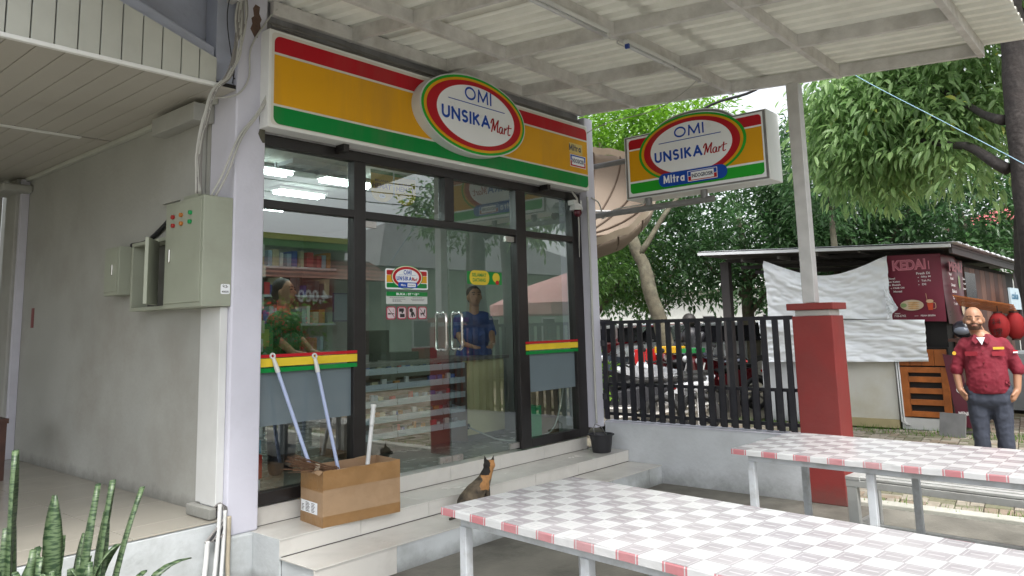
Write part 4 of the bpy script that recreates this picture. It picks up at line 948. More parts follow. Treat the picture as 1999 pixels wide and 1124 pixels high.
c2_ = thing("control_cabinet", "middle grey electrical cabinet with its door hanging open", "cabinet", (2.5, 5.6, 1.735))
for a in ((2.44, 5.30, 1.735, 2.574, 5.896, 1.76), (2.44, 5.30, 2.22, 2.574, 5.896, 2.245), (2.44, 5.30, 1.7605, 2.574, 5.325, 2.2195), (2.44, 5.87, 1.7605, 2.574, 5.896, 2.2195)): bx("case_side", M['cab_grey'], c2_, *a, bev=.002)
bx("case_back", pc("cabinet dark inside", (.06, .06, .055)), c2_, 2.56, 5.3255, 1.7605, 2.573, 5.8695, 2.2195)
m_ = MB(Matrix.Translation((2.425, 5.43, 1.765)) @ Matrix.Rotation(math.radians(143), 4, 'Z')); m_.box(-.012, 0, 0, .012, .30, .45); m_.build("open_door", M['cab_grey'], c2_, bev=.003)
mb = MB(); mb.tube([(2.5, 5.8, 2.02), (2.47, 5.72, 2.0), (2.5, 5.62, 1.98)], .006, 6); mb.tube([(2.5, 5.76, 1.98), (2.46, 5.68, 2.01), (2.5, 5.58, 1.97)], .006, 6); mb.build("loose_wires", pc("red brown wire", (.2, .06, .05)), c2_)
c1_ = thing("control_cabinet", "small closed grey electrical cabinet, leftmost of the three on the wall", "cabinet", (2.5, 6.26, 1.87))
bx("case", M['cab_grey'], c1_, 2.445, 6.13, 1.872, 2.574, 6.40, 2.25, bev=.004); d1 = bx("door", M['cab_grey'], c1_, 2.438, 6.15, 1.90, 2.4445, 6.385, 2.23, bev=.002); bx("lock_handle", M['chrome'], d1, 2.428, 6.22, 2.03, 2.437, 6.235, 2.11, bev=.002)
rn = MB().prism([(0, 0), (.07, 0), (.07, .19), (0, .19)], (2.573, 8.45, 1.66), -Y, Z, -.003).build("paper_notice", pc("faded red notice", (.22, .06, .06))); tag(rn, "small faded red paper notice on the long side wall", "notice")
tr = thing("cable_trunking", "white wooden cable trunking boards down the wall beside the shop pillar", "trunking", (2.5, 4.85, .4))
bx("board", M['plastic_w'], tr, 2.535, 4.90, .471, 2.573, 4.99, 1.728, bev=.004); bx("board", M['plastic_w'], tr, 2.52, 4.70, .471, 2.573, 4.897, 1.728, bev=.004); bx("foot_box", M['side_wall'], tr, 2.47, 4.68, .405, 2.5195, 4.98, .47, bev=.004)
bx("board", M['side_wall'], tr, 2.53, 5.32, 2.52, 2.573, 5.62, 3.14, bev=.004); bx("board", M['side_wall'], tr, 2.52, 5.05, 2.45, 2.573, 5.315, 3.12, bev=.004); bx("top_box", M['side_wall'], tr, 2.42, 4.95, 3.02, 2.573, 5.6, 3.148, bev=.006)
pipes = [((2.44, 4.63, .50), (2.43, 4.62, .36), (2.40, 4.60, .1), (2.38, 4.6, .0), .013, 'plastic_w', "white pvc conduit"), ((2.47, 4.62, .46), (2.465, 4.62, .3), (2.44, 4.59, .12), (2.43, 4.58, .0), .012, 'plastic_w', "second white pvc conduit"), ((2.495, 4.615, .42), (2.495, 4.615, .3), (2.49, 4.61, .15), (2.49, 4.60, 0), .014, 'pvc_old', "stained beige pvc conduit"), ((2.36, 4.62, .30), (2.355, 4.62, .2), (2.34, 4.61, .1), (2.33, 4.6, 0), .015, 'plastic_w', "short white pvc conduit stub")]
pipes = [tuple(tuple((q[0] + .075, q[1], q[2])) if isinstance(q, tuple) else q for q in p_) for p_ in pipes]
for a, b, c, d_, r, mt, lb in pipes: cable("pipe", [a, b, c, d_], r, M[mt], lb + " rising from the yard at the left of the pillar", "pipe", 10, "conduits at the pillar foot")
for k in range(5): cable("cable", [(2.50, 4.72, .44), (2.53 + k * .008, 4.655, .50 - k * .006), (2.55, 4.63, .42), (2.54 - k * .02, 4.62, .33), (2.50 - k * .02, 4.62, .29)], .007, M['cable_b'] if k % 2 else M['cable_g'], "black cable looping out of the trunking foot", group="cables at the trunking foot")
cm = ['cable_w', 'cable_g', 'cable_w', 'cable_g', 'cable_w', 'cable_g', 'cable_g', 'cable_w']
for k in range(11):
    r_ = random.uniform
    cable("cable", [(2.60 + r_(-.07, .02), 4.61, 4.05), (2.60 + r_(-.08, .05), 4.60, 3.72), (2.55 + r_(-.04, .02), 4.61, 3.45), (2.47 + r_(-.02, .03), 4.60, 3.26), (2.39 + r_(-.02, .02), 4.61, 3.14), (2.36 + r_(-.02, .02), 4.66, 2.95), (2.35 + r_(-.02, .02), 4.72, 2.7), (2.38 + r_(-.02, .02), 4.76, 2.47)], .0065, M[cm[k % 8]], "old cable in the bundle running down the pillar edge to the cabinet", group="cable bundle on the pillar")
cable("cable", [(2.85, 4.62, 3.85), (2.79, 4.64, 3.76), (2.665, 4.645, 3.52), (2.653, 4.645, 3.3), (2.58, 4.645, 3.17), (2.45, 4.64, 3.11), (2.38, 4.64, 3.10)], .006, M['cable_w'], "single pale cable curving across the white pillar")
for k in (0, 1): cable("cable", [(2.775, 4.58, 3.23 - .05 * k), (2.70, 4.60, 3.05 - .02 * k), (2.58 + .02 * k, 4.63, 2.86), (2.48 + .03 * k, 4.64, 2.6), (2.43 + .03 * k, 4.70, 2.45)], .008, M['cable_w'], "white cable swinging from the sign edge to the cabinet", group="cables from sign to cabinet")
cable("cable", [(2.52, 4.62, 4.0), (2.47, 4.62, 3.7), (2.50, 4.62, 3.45), (2.53, 4.62, 3.32), (2.52, 4.62, 3.22)], .004, M['cable_b'], "thin black wire knotted in front of the pillar")
cable("cable", [(2.56, 4.62, 4.0), (2.55, 4.62, 3.6), (2.52, 4.62, 3.32), (2.53, 4.61, 3.25)], .004, M['cable_b'], "thin black wire hanging beside the knotted one")
cable("cable", [(2.60, 5.24, 2.52), (2.55, 5.40, 2.46), (2.55, 5.62, 2.36), (2.55, 5.9, 2.27), (2.5, 6.05, 2.25)], .018, M['cable_b'], "thick black cable curving between the wall cabinets")
ds = thing("dark_chair_back", "dark wooden chair at the far left edge of the corridor", "chair", (1.9, 7.9, .4))
for a in ((1.93, 7.9, .4, 1.99, 7.95, 1.55), (1.55, 7.9, .4, 1.61, 7.95, 1.55)): bx("leg", M['wood_dk'], ds, *a)
bx("back_rail", M['wood_dk'], ds, 1.611, 7.905, 1.4, 1.929, 7.945, 1.47); bx("seat", M['wood_dk'], ds, 1.55, 7.45, .86, 1.99, 7.899, .9); bx("leg", M['wood_dk'], ds, 1.93, 7.46, .4, 1.98, 7.51, .859); bx("leg", M['wood_dk'], ds, 1.56, 7.46, .4, 1.61, 7.51, .859)
ds.location.x += .16; 

# ================================================================== SNAKE PLANTS
def snake(loc, leaves, label):
    t = thing("snake_plant", label, "plant", loc, "snake plants at the platform edge")
    mbs = MB()
    for k in range(3):
        pass
    for (dx, dy, hh, lean, az_, ww, curl) in leaves:
        base = Vector(loc) + Vector((dx, dy, 0)); ln = Vector((math.cos(az_), math.sin(az_), 0)); side = Vector((-ln.y, ln.x, 0))
        tw = random.uniform(-.6, .6)
        def f(u, v):
            s = v; bend = lean * s * s; z = hh * s - curl * max(0, s - .75) ** 1.5 * hh * 2
            wloc = ww * (0.55 + .9 * math.sin(min(s * 1.25 + .15, 1) * PI * .55)) * (1 if s < .8 else max(.03, (1 - s) / .2) ** .6)
            a = tw * s
            sd_ = side * math.cos(a) + ln * math.sin(a)
            cup = abs(u - .5) * 2
            return base + ln * (bend + .02 * cup * cup) + sd_ * (u - .5) * wloc + Z * z
        mb = MB(); mb.surf(f, 4, 14); mb.build("leaf", M['snake'], t, smooth=True, solid=.004)
    return t
random.seed(11)
def L_(n, hmin, hmax, lean, spread=.1):
    return [(random.uniform(-spread, spread), random.uniform(-spread, spread), random.uniform(hmin, hmax), random.uniform(.0, lean), random.uniform(0, 2 * PI), random.uniform(.04, .066), random.choice((0, .04, .08, .45))) for _ in range(n)]
snake((1.00, 3.50, .0), [(0.03, 0, 1.12, .0, 0, .06, 0), (.09, .05, 1.0, .05, 2, .045, .0)] + L_(11, .62, .96, .14), "tallest snake plant at the left edge of the photo")
snake((1.19, 3.47, .0), [(0.0, 0, .97, .03, 1.5, .045, .2), (.06, 0, .94, .10, .3, .05, 0)] + L_(11, .5, .90, .2), "snake plant with folded tips beside the tallest one")
snake((1.33, 3.48, .0), [(0, 0, .96, .06, -.3, .045, .03), (.03, 0, .90, .16, 0, .055, .0), (.03, -.02, .70, .34, -.2, .035, .7)] + L_(6, .5, .86, .2, .06), "snake plant nearest the white platform wall with a drooping leaf")
snake((1.12, 3.30, .0), L_(12, .42, .76, .2, .16), "short snake plant in front of the taller ones")

# ================================================================== SHOP INTERIOR
ct = thing("sales_counter", "pale yellow shop counter with grey top seen through the right door", "counter", (6.0, 5.7, .4))
bx("front_panel", M['counter'], ct, 5.66, 5.60, .46, 6.30, 5.62, 1.215); bx("side_panel", M['counter_top'], ct, 5.64, 5.60, .40, 5.659, 6.2, 1.215); bx("plinth", M['counter_top'], ct, 5.66, 5.61, .402, 6.30, 6.2, .459); bx("counter_top", M['counter_top'], ct, 4.30, 5.55, 1.216, 6.34, 6.25, 1.25, bev=.004); bx("back_body", M['brownpart'], ct, 4.35, 5.75, .402, 5.63, 6.2, 1.215)
MB().tube([(5.73, 5.6, .55), (5.73, 5.597, .55)], .03, 14).build("cable_hole", M['dark'], ct)
cable("cable", [(5.73, 5.6, .545), (5.8, 5.45, .48), (5.88, 5.3, .42), (6.0, 5.2, .41), (6.2, 5.1, .41)], .008, M['cable_w'], "white cable from the hole in the counter across the floor")
cable("cable", [(5.75, 4.95, .44), (6.05, 4.92, .46), (6.25, 4.9, .52), (6.36, 4.88, .75), (6.40, 4.86, 1.0), (6.41, 4.86, 1.3)], .008, M['cable_w'], "white cable rising inside the right window")
rk = thing("display_rack", "grey tilted shelf rack of small packets behind the left door", "shelf", (4.95, 5.6, .4))
for k in range(5):
    z = .60 + k * .1435
    for q, (xa, xb) in enumerate(((4.30, 4.72), (4.72, 5.30), (5.30, 5.62))):
        mb = MB(); mb.prism([(0, 0), (.20, .03), (.20, .04), (.004, .012), (.004, .032), (-.006, .032), (-.006, -.025)], (xa + .004, 5.52, z), Y, Z, -(xb - xa - .008)); mb.build("tray", M['shelf_grey'], rk)
bx("back_panel", M['brownpart'], rk, 4.28, 5.725, .42, 5.63, 5.74, 1.2)
for xx_ in (4.285, 5.61): bx("upright", M['brownpart'], rk, xx_, 5.50, .42, xx_ + .012, 5.724, 1.2)
random.seed(5)
gn = ['white', 'orange', 'navy blue', 'red', 'cream', 'black', 'pale blue']
gc = [(.6, .6, .6), (.45, .2, .05), (.05, .1, .35), (.5, .05, .06), (.5, .45, .3), (.12, .12, .12), (.3, .4, .5)]
for k in range(5):
    z = .602 + k * .1435; x = 4.34
    while x < 5.5:
        if random.random() < .62:
            ww = random.uniform(.03, .07); hh = random.uniform(.03, .07); cc = random.choice(gc); y = 5.55 + random.uniform(0, .05)
            o = MB().box(x, y, z + .012, x + ww, y + .03, z + .012 + hh).build("snack_packet", pc("packet %d" % gc.index(cc), cc), None, bev=.004); tag(o, "small %s packet on the %s tray of the tilted rack behind the door" % (gn[gc.index(cc)], ["lowest", "second lowest", "middle", "second highest", "top"][k]), "packet", "packets on the door rack"); x += ww + .01
        else: x += .06
# ceiling lamps inside
for i, (a, b, y) in enumerate(((3.15, 3.72, 5.80), (4.08, 4.64, 5.80), (4.10, 4.62, 6.6), (4.30, 4.80, 7.55), (3.0, 3.5, 7.0))):
    t = thing("ceiling_lamp", ["lit twin tube lamp inside the shop, nearest the left window edge", "lit twin tube lamp inside the shop, behind the post between the upper panes", "lit twin tube lamp inside the shop, second row back", "lit twin tube lamp inside the shop, third row back", "lit twin tube lamp inside the shop, deep at the left"][i], "lamp", ((a + b) / 2, y, 2.95), "lit tube lamps in the shop")
    bx("reflector", M['plastic_w'], t, a - .02, y - .09, 2.955, b + .02, y + .09, 2.985)
    for dy in (-.05, .05): MB().tube([(a, y + dy, 2.935), (b, y + dy, 2.935)], .014, 8).build("tube", M['tube_on'], t)
t = thing("ceiling_grille", "silver louvred ceiling grille inside the shop", "grille", (3.85, 5.45, 2.95))
for k in range(9): bx("louvre", M['shelf_grey'], t, 3.45 + k * .085, 5.33, 2.93, 3.462 + k * .085, 5.56, 2.965)
bx("grille_rail", M['shelf_grey'], t, 3.44, 5.31, 2.925, 4.16, 5.328, 2.968); bx("grille_rail", M['shelf_grey'], t, 3.44, 5.562, 2.925, 4.16, 5.58, 2.968)
# hanging posters
for i, (xa, za) in enumerate(((3.955, 2.86), (4.215, 2.855))):
    o = MB().prism([(0, 0)] + [(.12 - .12 * math.cos(a), -.14 - .10 * math.sin(a)) for a in [PI * q / 10 for q in range(11)]] + [(.24, 0)], (xa, 4.95, za), X, Z, -.002)
    o.f = o.f; o = o.build("hanging_banner", pc("poster yellow", (.52, .34, .03))); tag(o, ["left yellow hanging flyer reading BELANJA HEMAT in the upper window", "right yellow hanging flyer reading BELANJA HEMAT in the upper window"][i], "poster", "hanging flyers")
    mb = MB(); text(mb, "BELANJA", xa + .04, za - .075, .15, .026, (0, 4.945, 0), X, Z, .03, .1); text(mb, "HEMAT", xa + .012, za - .125, .21, .044, (0, 4.945, 0), X, Z, .04, .1); q = mb.build("flyer_lettering", pc("flyer dark", (.10, .04, .05)), o)
    mb = MB(); mb.prism(ellpts(.035, .018, 16, (xa + .12, za - .19)), (0, 4.945, 0), X, Z); mb.build("flyer_badge", pc("badge pale", (.4, .45, .5)), o)
    mb = MB(); text(mb, "OMI", xa + .098, za - .198, .044, .016, (0, 4.943, 0), X, Z, .02); mb.build("flyer_badge_lettering", M['ink'], o)
    bx("green_strip", M['sg_grn'], o, xa, 4.948, za + .001, xa + .24, 4.952, za + .03)
# goods at the left window, fridge, boxes
sh = thing("window_shelf", "narrow stand of goods behind the left window edge", "shelf", (2.93, 5.0, .42))
for k, (z, c) in enumerate(((.45, (.5, .55, .6)), (.55, (.5, .04, .03)), (.72, (.03, .25, .4)), (.83, (.5, .55, .6)), (1.42, (.5, .52, .5)), (1.55, (.4, .42, .3)), (1.72, (.45, .5, .5)), (1.95, (.55, .55, .5)), (2.1, (.5, .52, .5)))):
    bx("goods_tray", pc("goods %d" % k, c), sh, 2.83, 4.93, z, 2.975 + .01 * (k % 2), 5.1, z + (.16 if k == 1 else .09), bev=.004)
fz = thing("poster_stand", "green poster board with a red panel standing inside the left window", "poster", (3.2, 5.4, .42))
bx("green_board", pc("board green", (.02, .16, .05)), fz, 3.0, 5.2, .9, 3.22, 5.22, 1.62); bx("red_board", pc("board red", (.30, .06, .06)), fz, 3.62, 5.9, .9, 4.1, 5.92, 1.5); bx("light_patch", pc("board lime", (.28, .34, .08)), fz, 3.04, 5.19, 1.45, 3.18, 5.199, 1.58)
fp = MB().box(3.84, 5.3, 1.63, 4.06, 5.31, 1.87).build("framed_notice", M['ink']); tag(fp, "small dark framed notice behind the left glass near the post", "notice"); 
mb = MB(); mb.box(3.85, 5.296, 1.64, 4.05, 5.299, 1.86); mb.build("notice_paper", pc("notice grey", (.18, .22, .26)), fp)
gb = MB().box(6.02, 5.05, .41, 6.25, 5.2, .74).build("carton", pc("bright green carton", (.02, .32, .12))); tag(gb, "bright green carton on the floor behind the right window", "carton")
bcx = MB().box(6.28, 5.1, .41, 6.60, 5.3, 1.2).build("carton", pc("brown carton", (.27, .19, .12))); tag(bcx, "tall brown carton behind the right window", "carton")
mn = thing("cash_register", "dark cash register on the shop counter behind the door handles", "register", (5.1, 5.9, 1.25))
bx("body", M['screen'], mn, 4.95, 5.8, 1.25, 5.25, 6.1, 1.33, bev=.01); bx("monitor", M['screen'], mn, 4.60, 5.9, 1.32, 4.95, 5.93, 1.55, bev=.01); bx("monitor_foot", M['screen'], mn, 4.74, 5.9, 1.25, 4.8, 5.96, 1.32); bx("printer", pc("dark red case", (.12, .01, .01)), mn, 5.32, 5.8, 1.25, 5.5, 6.0, 1.36, bev=.01)
gs = thing("goods_shelf", "tall shelf of mixed goods along the back of the shop", "shelf", (4.6, 9.0, .4))
for k in range(6): bx("shelf_board", M['shelf_grey'], gs, 3.0, 8.9, .5 + k * .38, 6.5, 9.3, .53 + k * .38)
random.seed(8)
for k in range(6):
    mb = MB(); x = 3.02
    while x < 6.4:
        ww = random.uniform(.04, .1); mb.cm = random.choice((0, 1, 2, 3, 4, 4, 5, 5, 6, 6)); mb.box(x, 8.95, .531 + k * .38, x + ww, 9.25, .531 + k * .38 + random.uniform(.1, .24)); x += ww + random.choice((.01, .01, .06))
    mb.build("goods_row", [pc("packet %d" % q, gc[q]) for q in range(7)], gs, kind='stuff')

# ================================================================== SMOOTH FIGURES (people, cat)
def capsule(mb, p, q, r0, r1, n=14):
    p, q = Vector(p), Vector(q); d = (q - p)
    L = d.length; d.normalize(); pts = []; rs = []
    for i in range(5):
        a = -PI / 2 + PI / 2 * i / 4; pts.append(p + d * r0 * math.sin(a)); rs.append(max(r0 * math.cos(a), 1e-3))
    for i in range(5):
        a = PI / 2 * i / 4; pts.append(q + d * r1 * math.sin(a)); rs.append(max(r1 * math.cos(a), 1e-3))
    mb.tube(pts, rs, n)
def fuse(name, mb, mats, parent, voxel=.012, smooth=6, matfn=None, fold=0.0):
    me = D.meshes.new("tmp"); me.from_pydata(mb.v, [], mb.f); o = D.objects.new("tmp", me); COL.objects.link(o)
    r = o.modifiers.new("r", 'REMESH'); r.mode = 'VOXEL'; r.voxel_size = voxel
    s = o.modifiers.new("s", 'SMOOTH'); s.iterations = smooth; s.factor = .5
    dg = bpy.context.evaluated_depsgraph_get(); e = o.evaluated_get(dg); me2 = D.meshes.new_from_object(e)
    D.objects.remove(o); D.meshes.remove(me); me2.name = name
    if not isinstance(mats, (list, tuple)): mats = [mats]
    me2.materials.clear()
    for q in mats: me2.materials.append(q)
    if fold:
        for v in me2.vertices:
            c = v.co; k = .7 * noise.noise(Vector((c.x * 9, c.y * 9, c.z * 5))) - 1.3 * abs(noise.noise(Vector(((c.x + c.y) * 7 + c.z * 6, (c.y - c.x) * 7, c.z * 9 - c.x * 5)))) + .3 * noise.noise(c * 38)
            v.co = c + v.normal * k * fold
    if matfn:
        for p in me2.polygons: p.material_index = matfn(p.center)
    off = POS[parent.name] if parent else Vector()
    for v in me2.vertices: v.co -= off
    me2.polygons.foreach_set("use_smooth", [True] * len(me2.polygons))
    o = D.objects.new(name, me2); COL.objects.link(o)
    if parent: o.parent = parent; POS[o.name] = off
    return o
def man():
    t = thing("person", "bald bearded man in maroon shirt standing with hands in pockets before the stall", "person", (8.2, 1.37, 0))
    O = Vector((8.2, 1.37, 0))
    def E(c, r): mb.ell(Vector(c) + O, r)
    def C(p, q, a, b): capsule(mb, Vector(p) + O, Vector(q) + O, a, b)
    # skin
    mb = MB()
    hx = -.055
    E((hx, -.005, 1.525), (.078, .096, .098)); E((hx - .002, -.035, 1.465), (.060, .066, .072)); E((hx, -.055, 1.43), (.038, .035, .028))
    E((hx - .002, -.105, 1.492), (.012, .018, .02)); E((hx - .002, -.098, 1.51), (.009, .012, .025))
    for s in (-1, 1): E((hx + s * .08, .01, 1.497), (.011, .02, .031)); E((hx + s * .032, -.080, 1.530), (.022, .010, .006)); E((hx + s * .045, -.068, 1.478), (.026, .026, .024))
    E((hx - .002, -.097, 1.452), (.024, .01, .007))
    C((hx, .01, 1.44), (-.01, .02, 1.32), .058, .066)
    C((-.01, .02, 1.32), (-.0, .02, 1.1), .09, .10)
    for s in (-1, 1):
        C((s * .225, .02, 1.13), (s * .243, .02, 1.07), .036, .038); C((s * .243, .02, 1.07), (s * .222, -.02, .87), .038, .029); C((s * .222, -.02, .87), (s * .175, -.05, .80), .029, .032)
        C((s * .205, -.055, .86), (s * .175, -.095, .83), .012, .011)
        for q in range(4): C((s * (.175 - .012 * q), -.05 - .008 * q, .80), (s * (.150 - .012 * q), -.045 - .008 * q, .735 - .005 * (q % 2)), .010, .009)
    body = fuse("body", mb, [M['skin'], M['beard']], t, .008, 3, lambda c: 1 if ((c.z < 1.465 and c.z > 1.41 and c.y < O.y - .015 and abs(c.x - O.x - hx) < .068 and not (1.444 < c.z < 1.459 and abs(c.x - O.x - hx) < .022)) or (1.462 < c.z < 1.474 and c.y < O.y - .085 and abs(c.x - O.x - hx) < .028)) else 0)
    for s in (-1, 1):
        m_ = MB(); m_.ell(Vector((hx + s * .032, -.088, 1.513)) + O, (.011, .006, .003)); m_.build("eye", M['hair'], t)
        m_ = MB(); m_.tube([Vector((hx + s * .012, -.098, 1.535)) + O, Vector((hx + s * .035, -.094, 1.541)) + O, Vector((hx + s * .055, -.078, 1.534)) + O], .0028, 6); m_.build("eyebrow", M['hair'], t)
    m_ = MB(); m_.ell(Vector((hx - .002, -.105, 1.4525)) + O, (.02, .006, .005)); m_.build("lips", pc("lip", (.22, .08, .06)), t)
    # shirt
    def loft(mb, rings, n=28):
        vs = []; k = len(rings)
        for cx, cy, cz, rx, ry in rings:
            for q in range(n):
                a = 2 * PI * q / n; ca, sa = math.cos(a), math.sin(a)
                vs.append(O + Vector((cx + rx * abs(ca) ** .85 * (1 if ca > 0 else -1), cy + ry * abs(sa) ** .85 * (1 if sa > 0 else -1), cz)))
        fs = [(r * n + q, r * n + (q + 1) % n, (r + 1) * n + (q + 1) % n, (r + 1) * n + q) for r in range(k - 1) for q in range(n)]
        fs += [tuple(range(n - 1, -1, -1)), tuple((k - 1) * n + q for q in range(n))]; mb.add(vs, fs)
    mb = MB()
    loft(mb, [(0, -.005, .835, .178, .122), (0, -.01, .88, .178, .13), (0, -.015, .96, .172, .132), (0, -.015, 1.04, .168, .126), (0, -.01, 1.12, .168, .120), (0, 0, 1.2, .175, .112), (0, .005, 1.27, .178, .10), (0, .01, 1.31, .155, .085), (-.01, .012, 1.345, .10, .07), (-.015, .012, 1.375, .066, .062)])
    for s in (-1, 1): loft_p = [((s * .145, .01, 1.285), .062), ((s * .185, .015, 1.22), .060), ((s * .215, .02, 1.14), .056), ((s * .238, .02, 1.06), .054)]; [capsule(mb, O + Vector(loft_p[q][0]), O + Vector(loft_p[q + 1][0]), loft_p[q][1], loft_p[q + 1][1]) for q in range(3)]; capsule(mb, O + Vector((s * .237, .02, 1.065)), O + Vector((s * .240, .015, 1.04)), .058, .057)
    sh_ = fuse("shirt", mb, M['shirt'], t, .008, 3, fold=.011)
    for s in (-1, 1):
        m_ = MB(); m_.prism([(0, 0), (.045, -.055), (.075, -.015), (.05, .045)] if s > 0 else [(0, 0), (-.05, .045), (-.075, -.015), (-.045, -.055)], O + Vector((-.015, -.098, 1.335)), X, (Z * .95 + Y * .35), .006); m_.build("collar", M['shirt'], sh_)
        m_ = MB(); m_.prism(rrect(-.05, -.022, .05, .018, .008), O + Vector((s * .105, -.118, 1.2)), X + Y * (.22 * s), Z, .006); m_.build("pocket_flap", pc("flap maroon", (.24, .01, .022), .75), sh_)
    m_ = MB(); m_.prism([(-.035, .01), (.032, .01), (.002, -.065)], O + Vector((-.015, -.106, 1.335)), X, (Z * .9 + Y * .25), .003); m_.build("undershirt", M['teew'], t)
    for z in (1.22, 1.12, 1.02, .92): m_ = MB(); m_.tube([O + Vector((-.012, -.125, z)), O + Vector((-.012, -.148 if z < 1.2 else -.13, z))], .006, 8); m_.build("button", pc("shirt button", (.12, .01, .01)), sh_)
    m_ = MB(); m_.prism(rrect(0, 0, .085, .022, .003), O + Vector((.07, -.118, 1.235)), X + Y * .25, Z, .003); m_.build("chest_badge", M['yellow_p'], sh_)
    m_ = MB(); m_.prism(rrect(0, 0, .035, .012, .001), O + Vector((.222, -.052, 1.212)), X + Y * .6, Z, .003); m_.build("flag_patch", M['sg_red'], sh_)
    m_ = MB(); m_.prism(rrect(0, 0, .035, .012, .001), O + Vector((.222, -.052, 1.200)), X + Y * .6, Z, .003); m_.build("flag_patch", M['sg_white'], sh_)
    m_ = MB(); m_.prism(ellpts(.016, .018, 12, (-.24, 1.2)), O + Vector((0, -.052, 0)), X, Z, .003); m_.build("arm_badge", M['yellow_p'], sh_)
    # trousers
    mb = MB(); C((-.085, 0, .86), (.085, 0, .86), .115, .115); C((-.075, 0, .80), (.075, 0, .80), .12, .12)
    for s in (-1, 1): C((s * .085, 0, .78), (s * .092, -.01, .45), .098, .072); C((s * .092, -.01, .45), (s * .098, .02, .07), .072, .062)
    fuse("trousers", mb, M['trouser'], t, .009, 4, fold=.010)
    for s in (-1, 1):
        m_ = MB(); capsule(m_, O + Vector((s * .10, .03, .04)), O + Vector((s * .115, -.12, .03)), .04, .035); m_.build("shoe", M['rubber'], t, smooth=True)
    t.rotation_euler.z = math.radians(-80); return t
man()
def shop_person(O, name_lb, top, facing, hair_r=1.0, lean=.0, cap=None):
    """upright figure facing the given direction (radians), soft clothes, face with eyes, nose and mouth"""
    O = Vector(O); t = thing("person", name_lb, "person", O)
    Fv = Vector((math.cos(facing), math.sin(facing), 0)); Rv = Vector((-Fv.y, Fv.x, 0))
    def P_(r, f_, z): return O + Rv * r + Fv * f_ + Z * z
    hl = lean
    mb = MB(); mb.ell(P_(0, hl + .01, 1.50), (.078, .078, .10)); mb.ell(P_(0, hl + .05, 1.45), (.05, .05, .06)); capsule(mb, P_(0, hl + .105, 1.485), P_(0, hl + .085, 1.51), .013, .008)
    capsule(mb, P_(0, hl - .01, 1.43), P_(0, hl * .6, 1.30), .052, .058)
    for s in (-1, 1):
        mb.ell(P_(s * .078, hl, 1.485), (.014, .014, .028)); capsule(mb, P_(s * .20, .02, 1.12), P_(s * .17, .18, .98), .04, .03); capsule(mb, P_(s * .17, .18, .98), P_(s * .10, .32, .95), .03, .022); mb.ell(P_(s * .09, .35, .945), (.032, .032, .02))
        for q in range(-2, 2): capsule(mb, P_(s * .09 + q * .014, .36, .945), P_(s * .07 + q * .017, .43 - .008 * abs(q), .93), .0095, .008)
        capsule(mb, P_(s * .07, .34, .95), P_(s * .035, .37, .94), .011, .009)
    fuse("body", mb, M['skin'], t, .009, 3)
    mb = MB(); mb.ell(P_(0, hl - .022, 1.535), (.088, .088, .088)); mb.ell(P_(0, hl - .035, 1.49), (.078, .078, .08)); fuse("hair", mb, M['hair'], t, .012, 2, fold=.006)
    for s in (-1, 1):
        m_ = MB(); m_.ell(P_(s * .03, hl + .083, 1.515), (.011, .011, .006)); m_.build("eye", M['hair'], t)
        m_ = MB(); m_.tube([P_(s * .014, hl + .09, 1.535), P_(s * .032, hl + .088, 1.54), P_(s * .05, hl + .07, 1.533)], .004, 6); m_.build("eyebrow", M['hair'], t)
    m_ = MB(); m_.ell(P_(0, hl + .096, 1.452), (.02, .008, .006)); m_.build("lips", pc("lip", (.22, .08, .06)), t)
    mb = MB(); capsule(mb, P_(-.11, hl * .3, 1.24), P_(.11, hl * .3, 1.24), .095, .095); capsule(mb, P_(-.08, .01, 1.05), P_(.08, .01, 1.05), .115, .115); capsule(mb, P_(-.09, 0, .86), P_(.09, 0, .86), .12, .12)
    for s in (-1, 1): capsule(mb, P_(s * .16, 0, 1.25), P_(s * .205, .03, 1.09), .068, .058)
    fuse("shirt", mb, top, t, .013, 3, fold=.012)
    mb = MB(); [capsule(mb, P_(s * .09, .0, .82), P_(s * .1, .0, .05), .1, .065) for s in (-1, 1)]; fuse("trousers", mb, M['trouser'], t, .018, 2)
    return t
shop_person((6.20, 5.95, .4), "shop cashier with black hair and royal blue shirt behind the counter", M['blue_shirt'], math.radians(-120), lean=.06)
shop_person((3.66, 5.75, .4), "person in green shirt standing inside the shop behind the left window", pc("deep green shirt", (.012, .09, .04), .9), math.radians(-60))
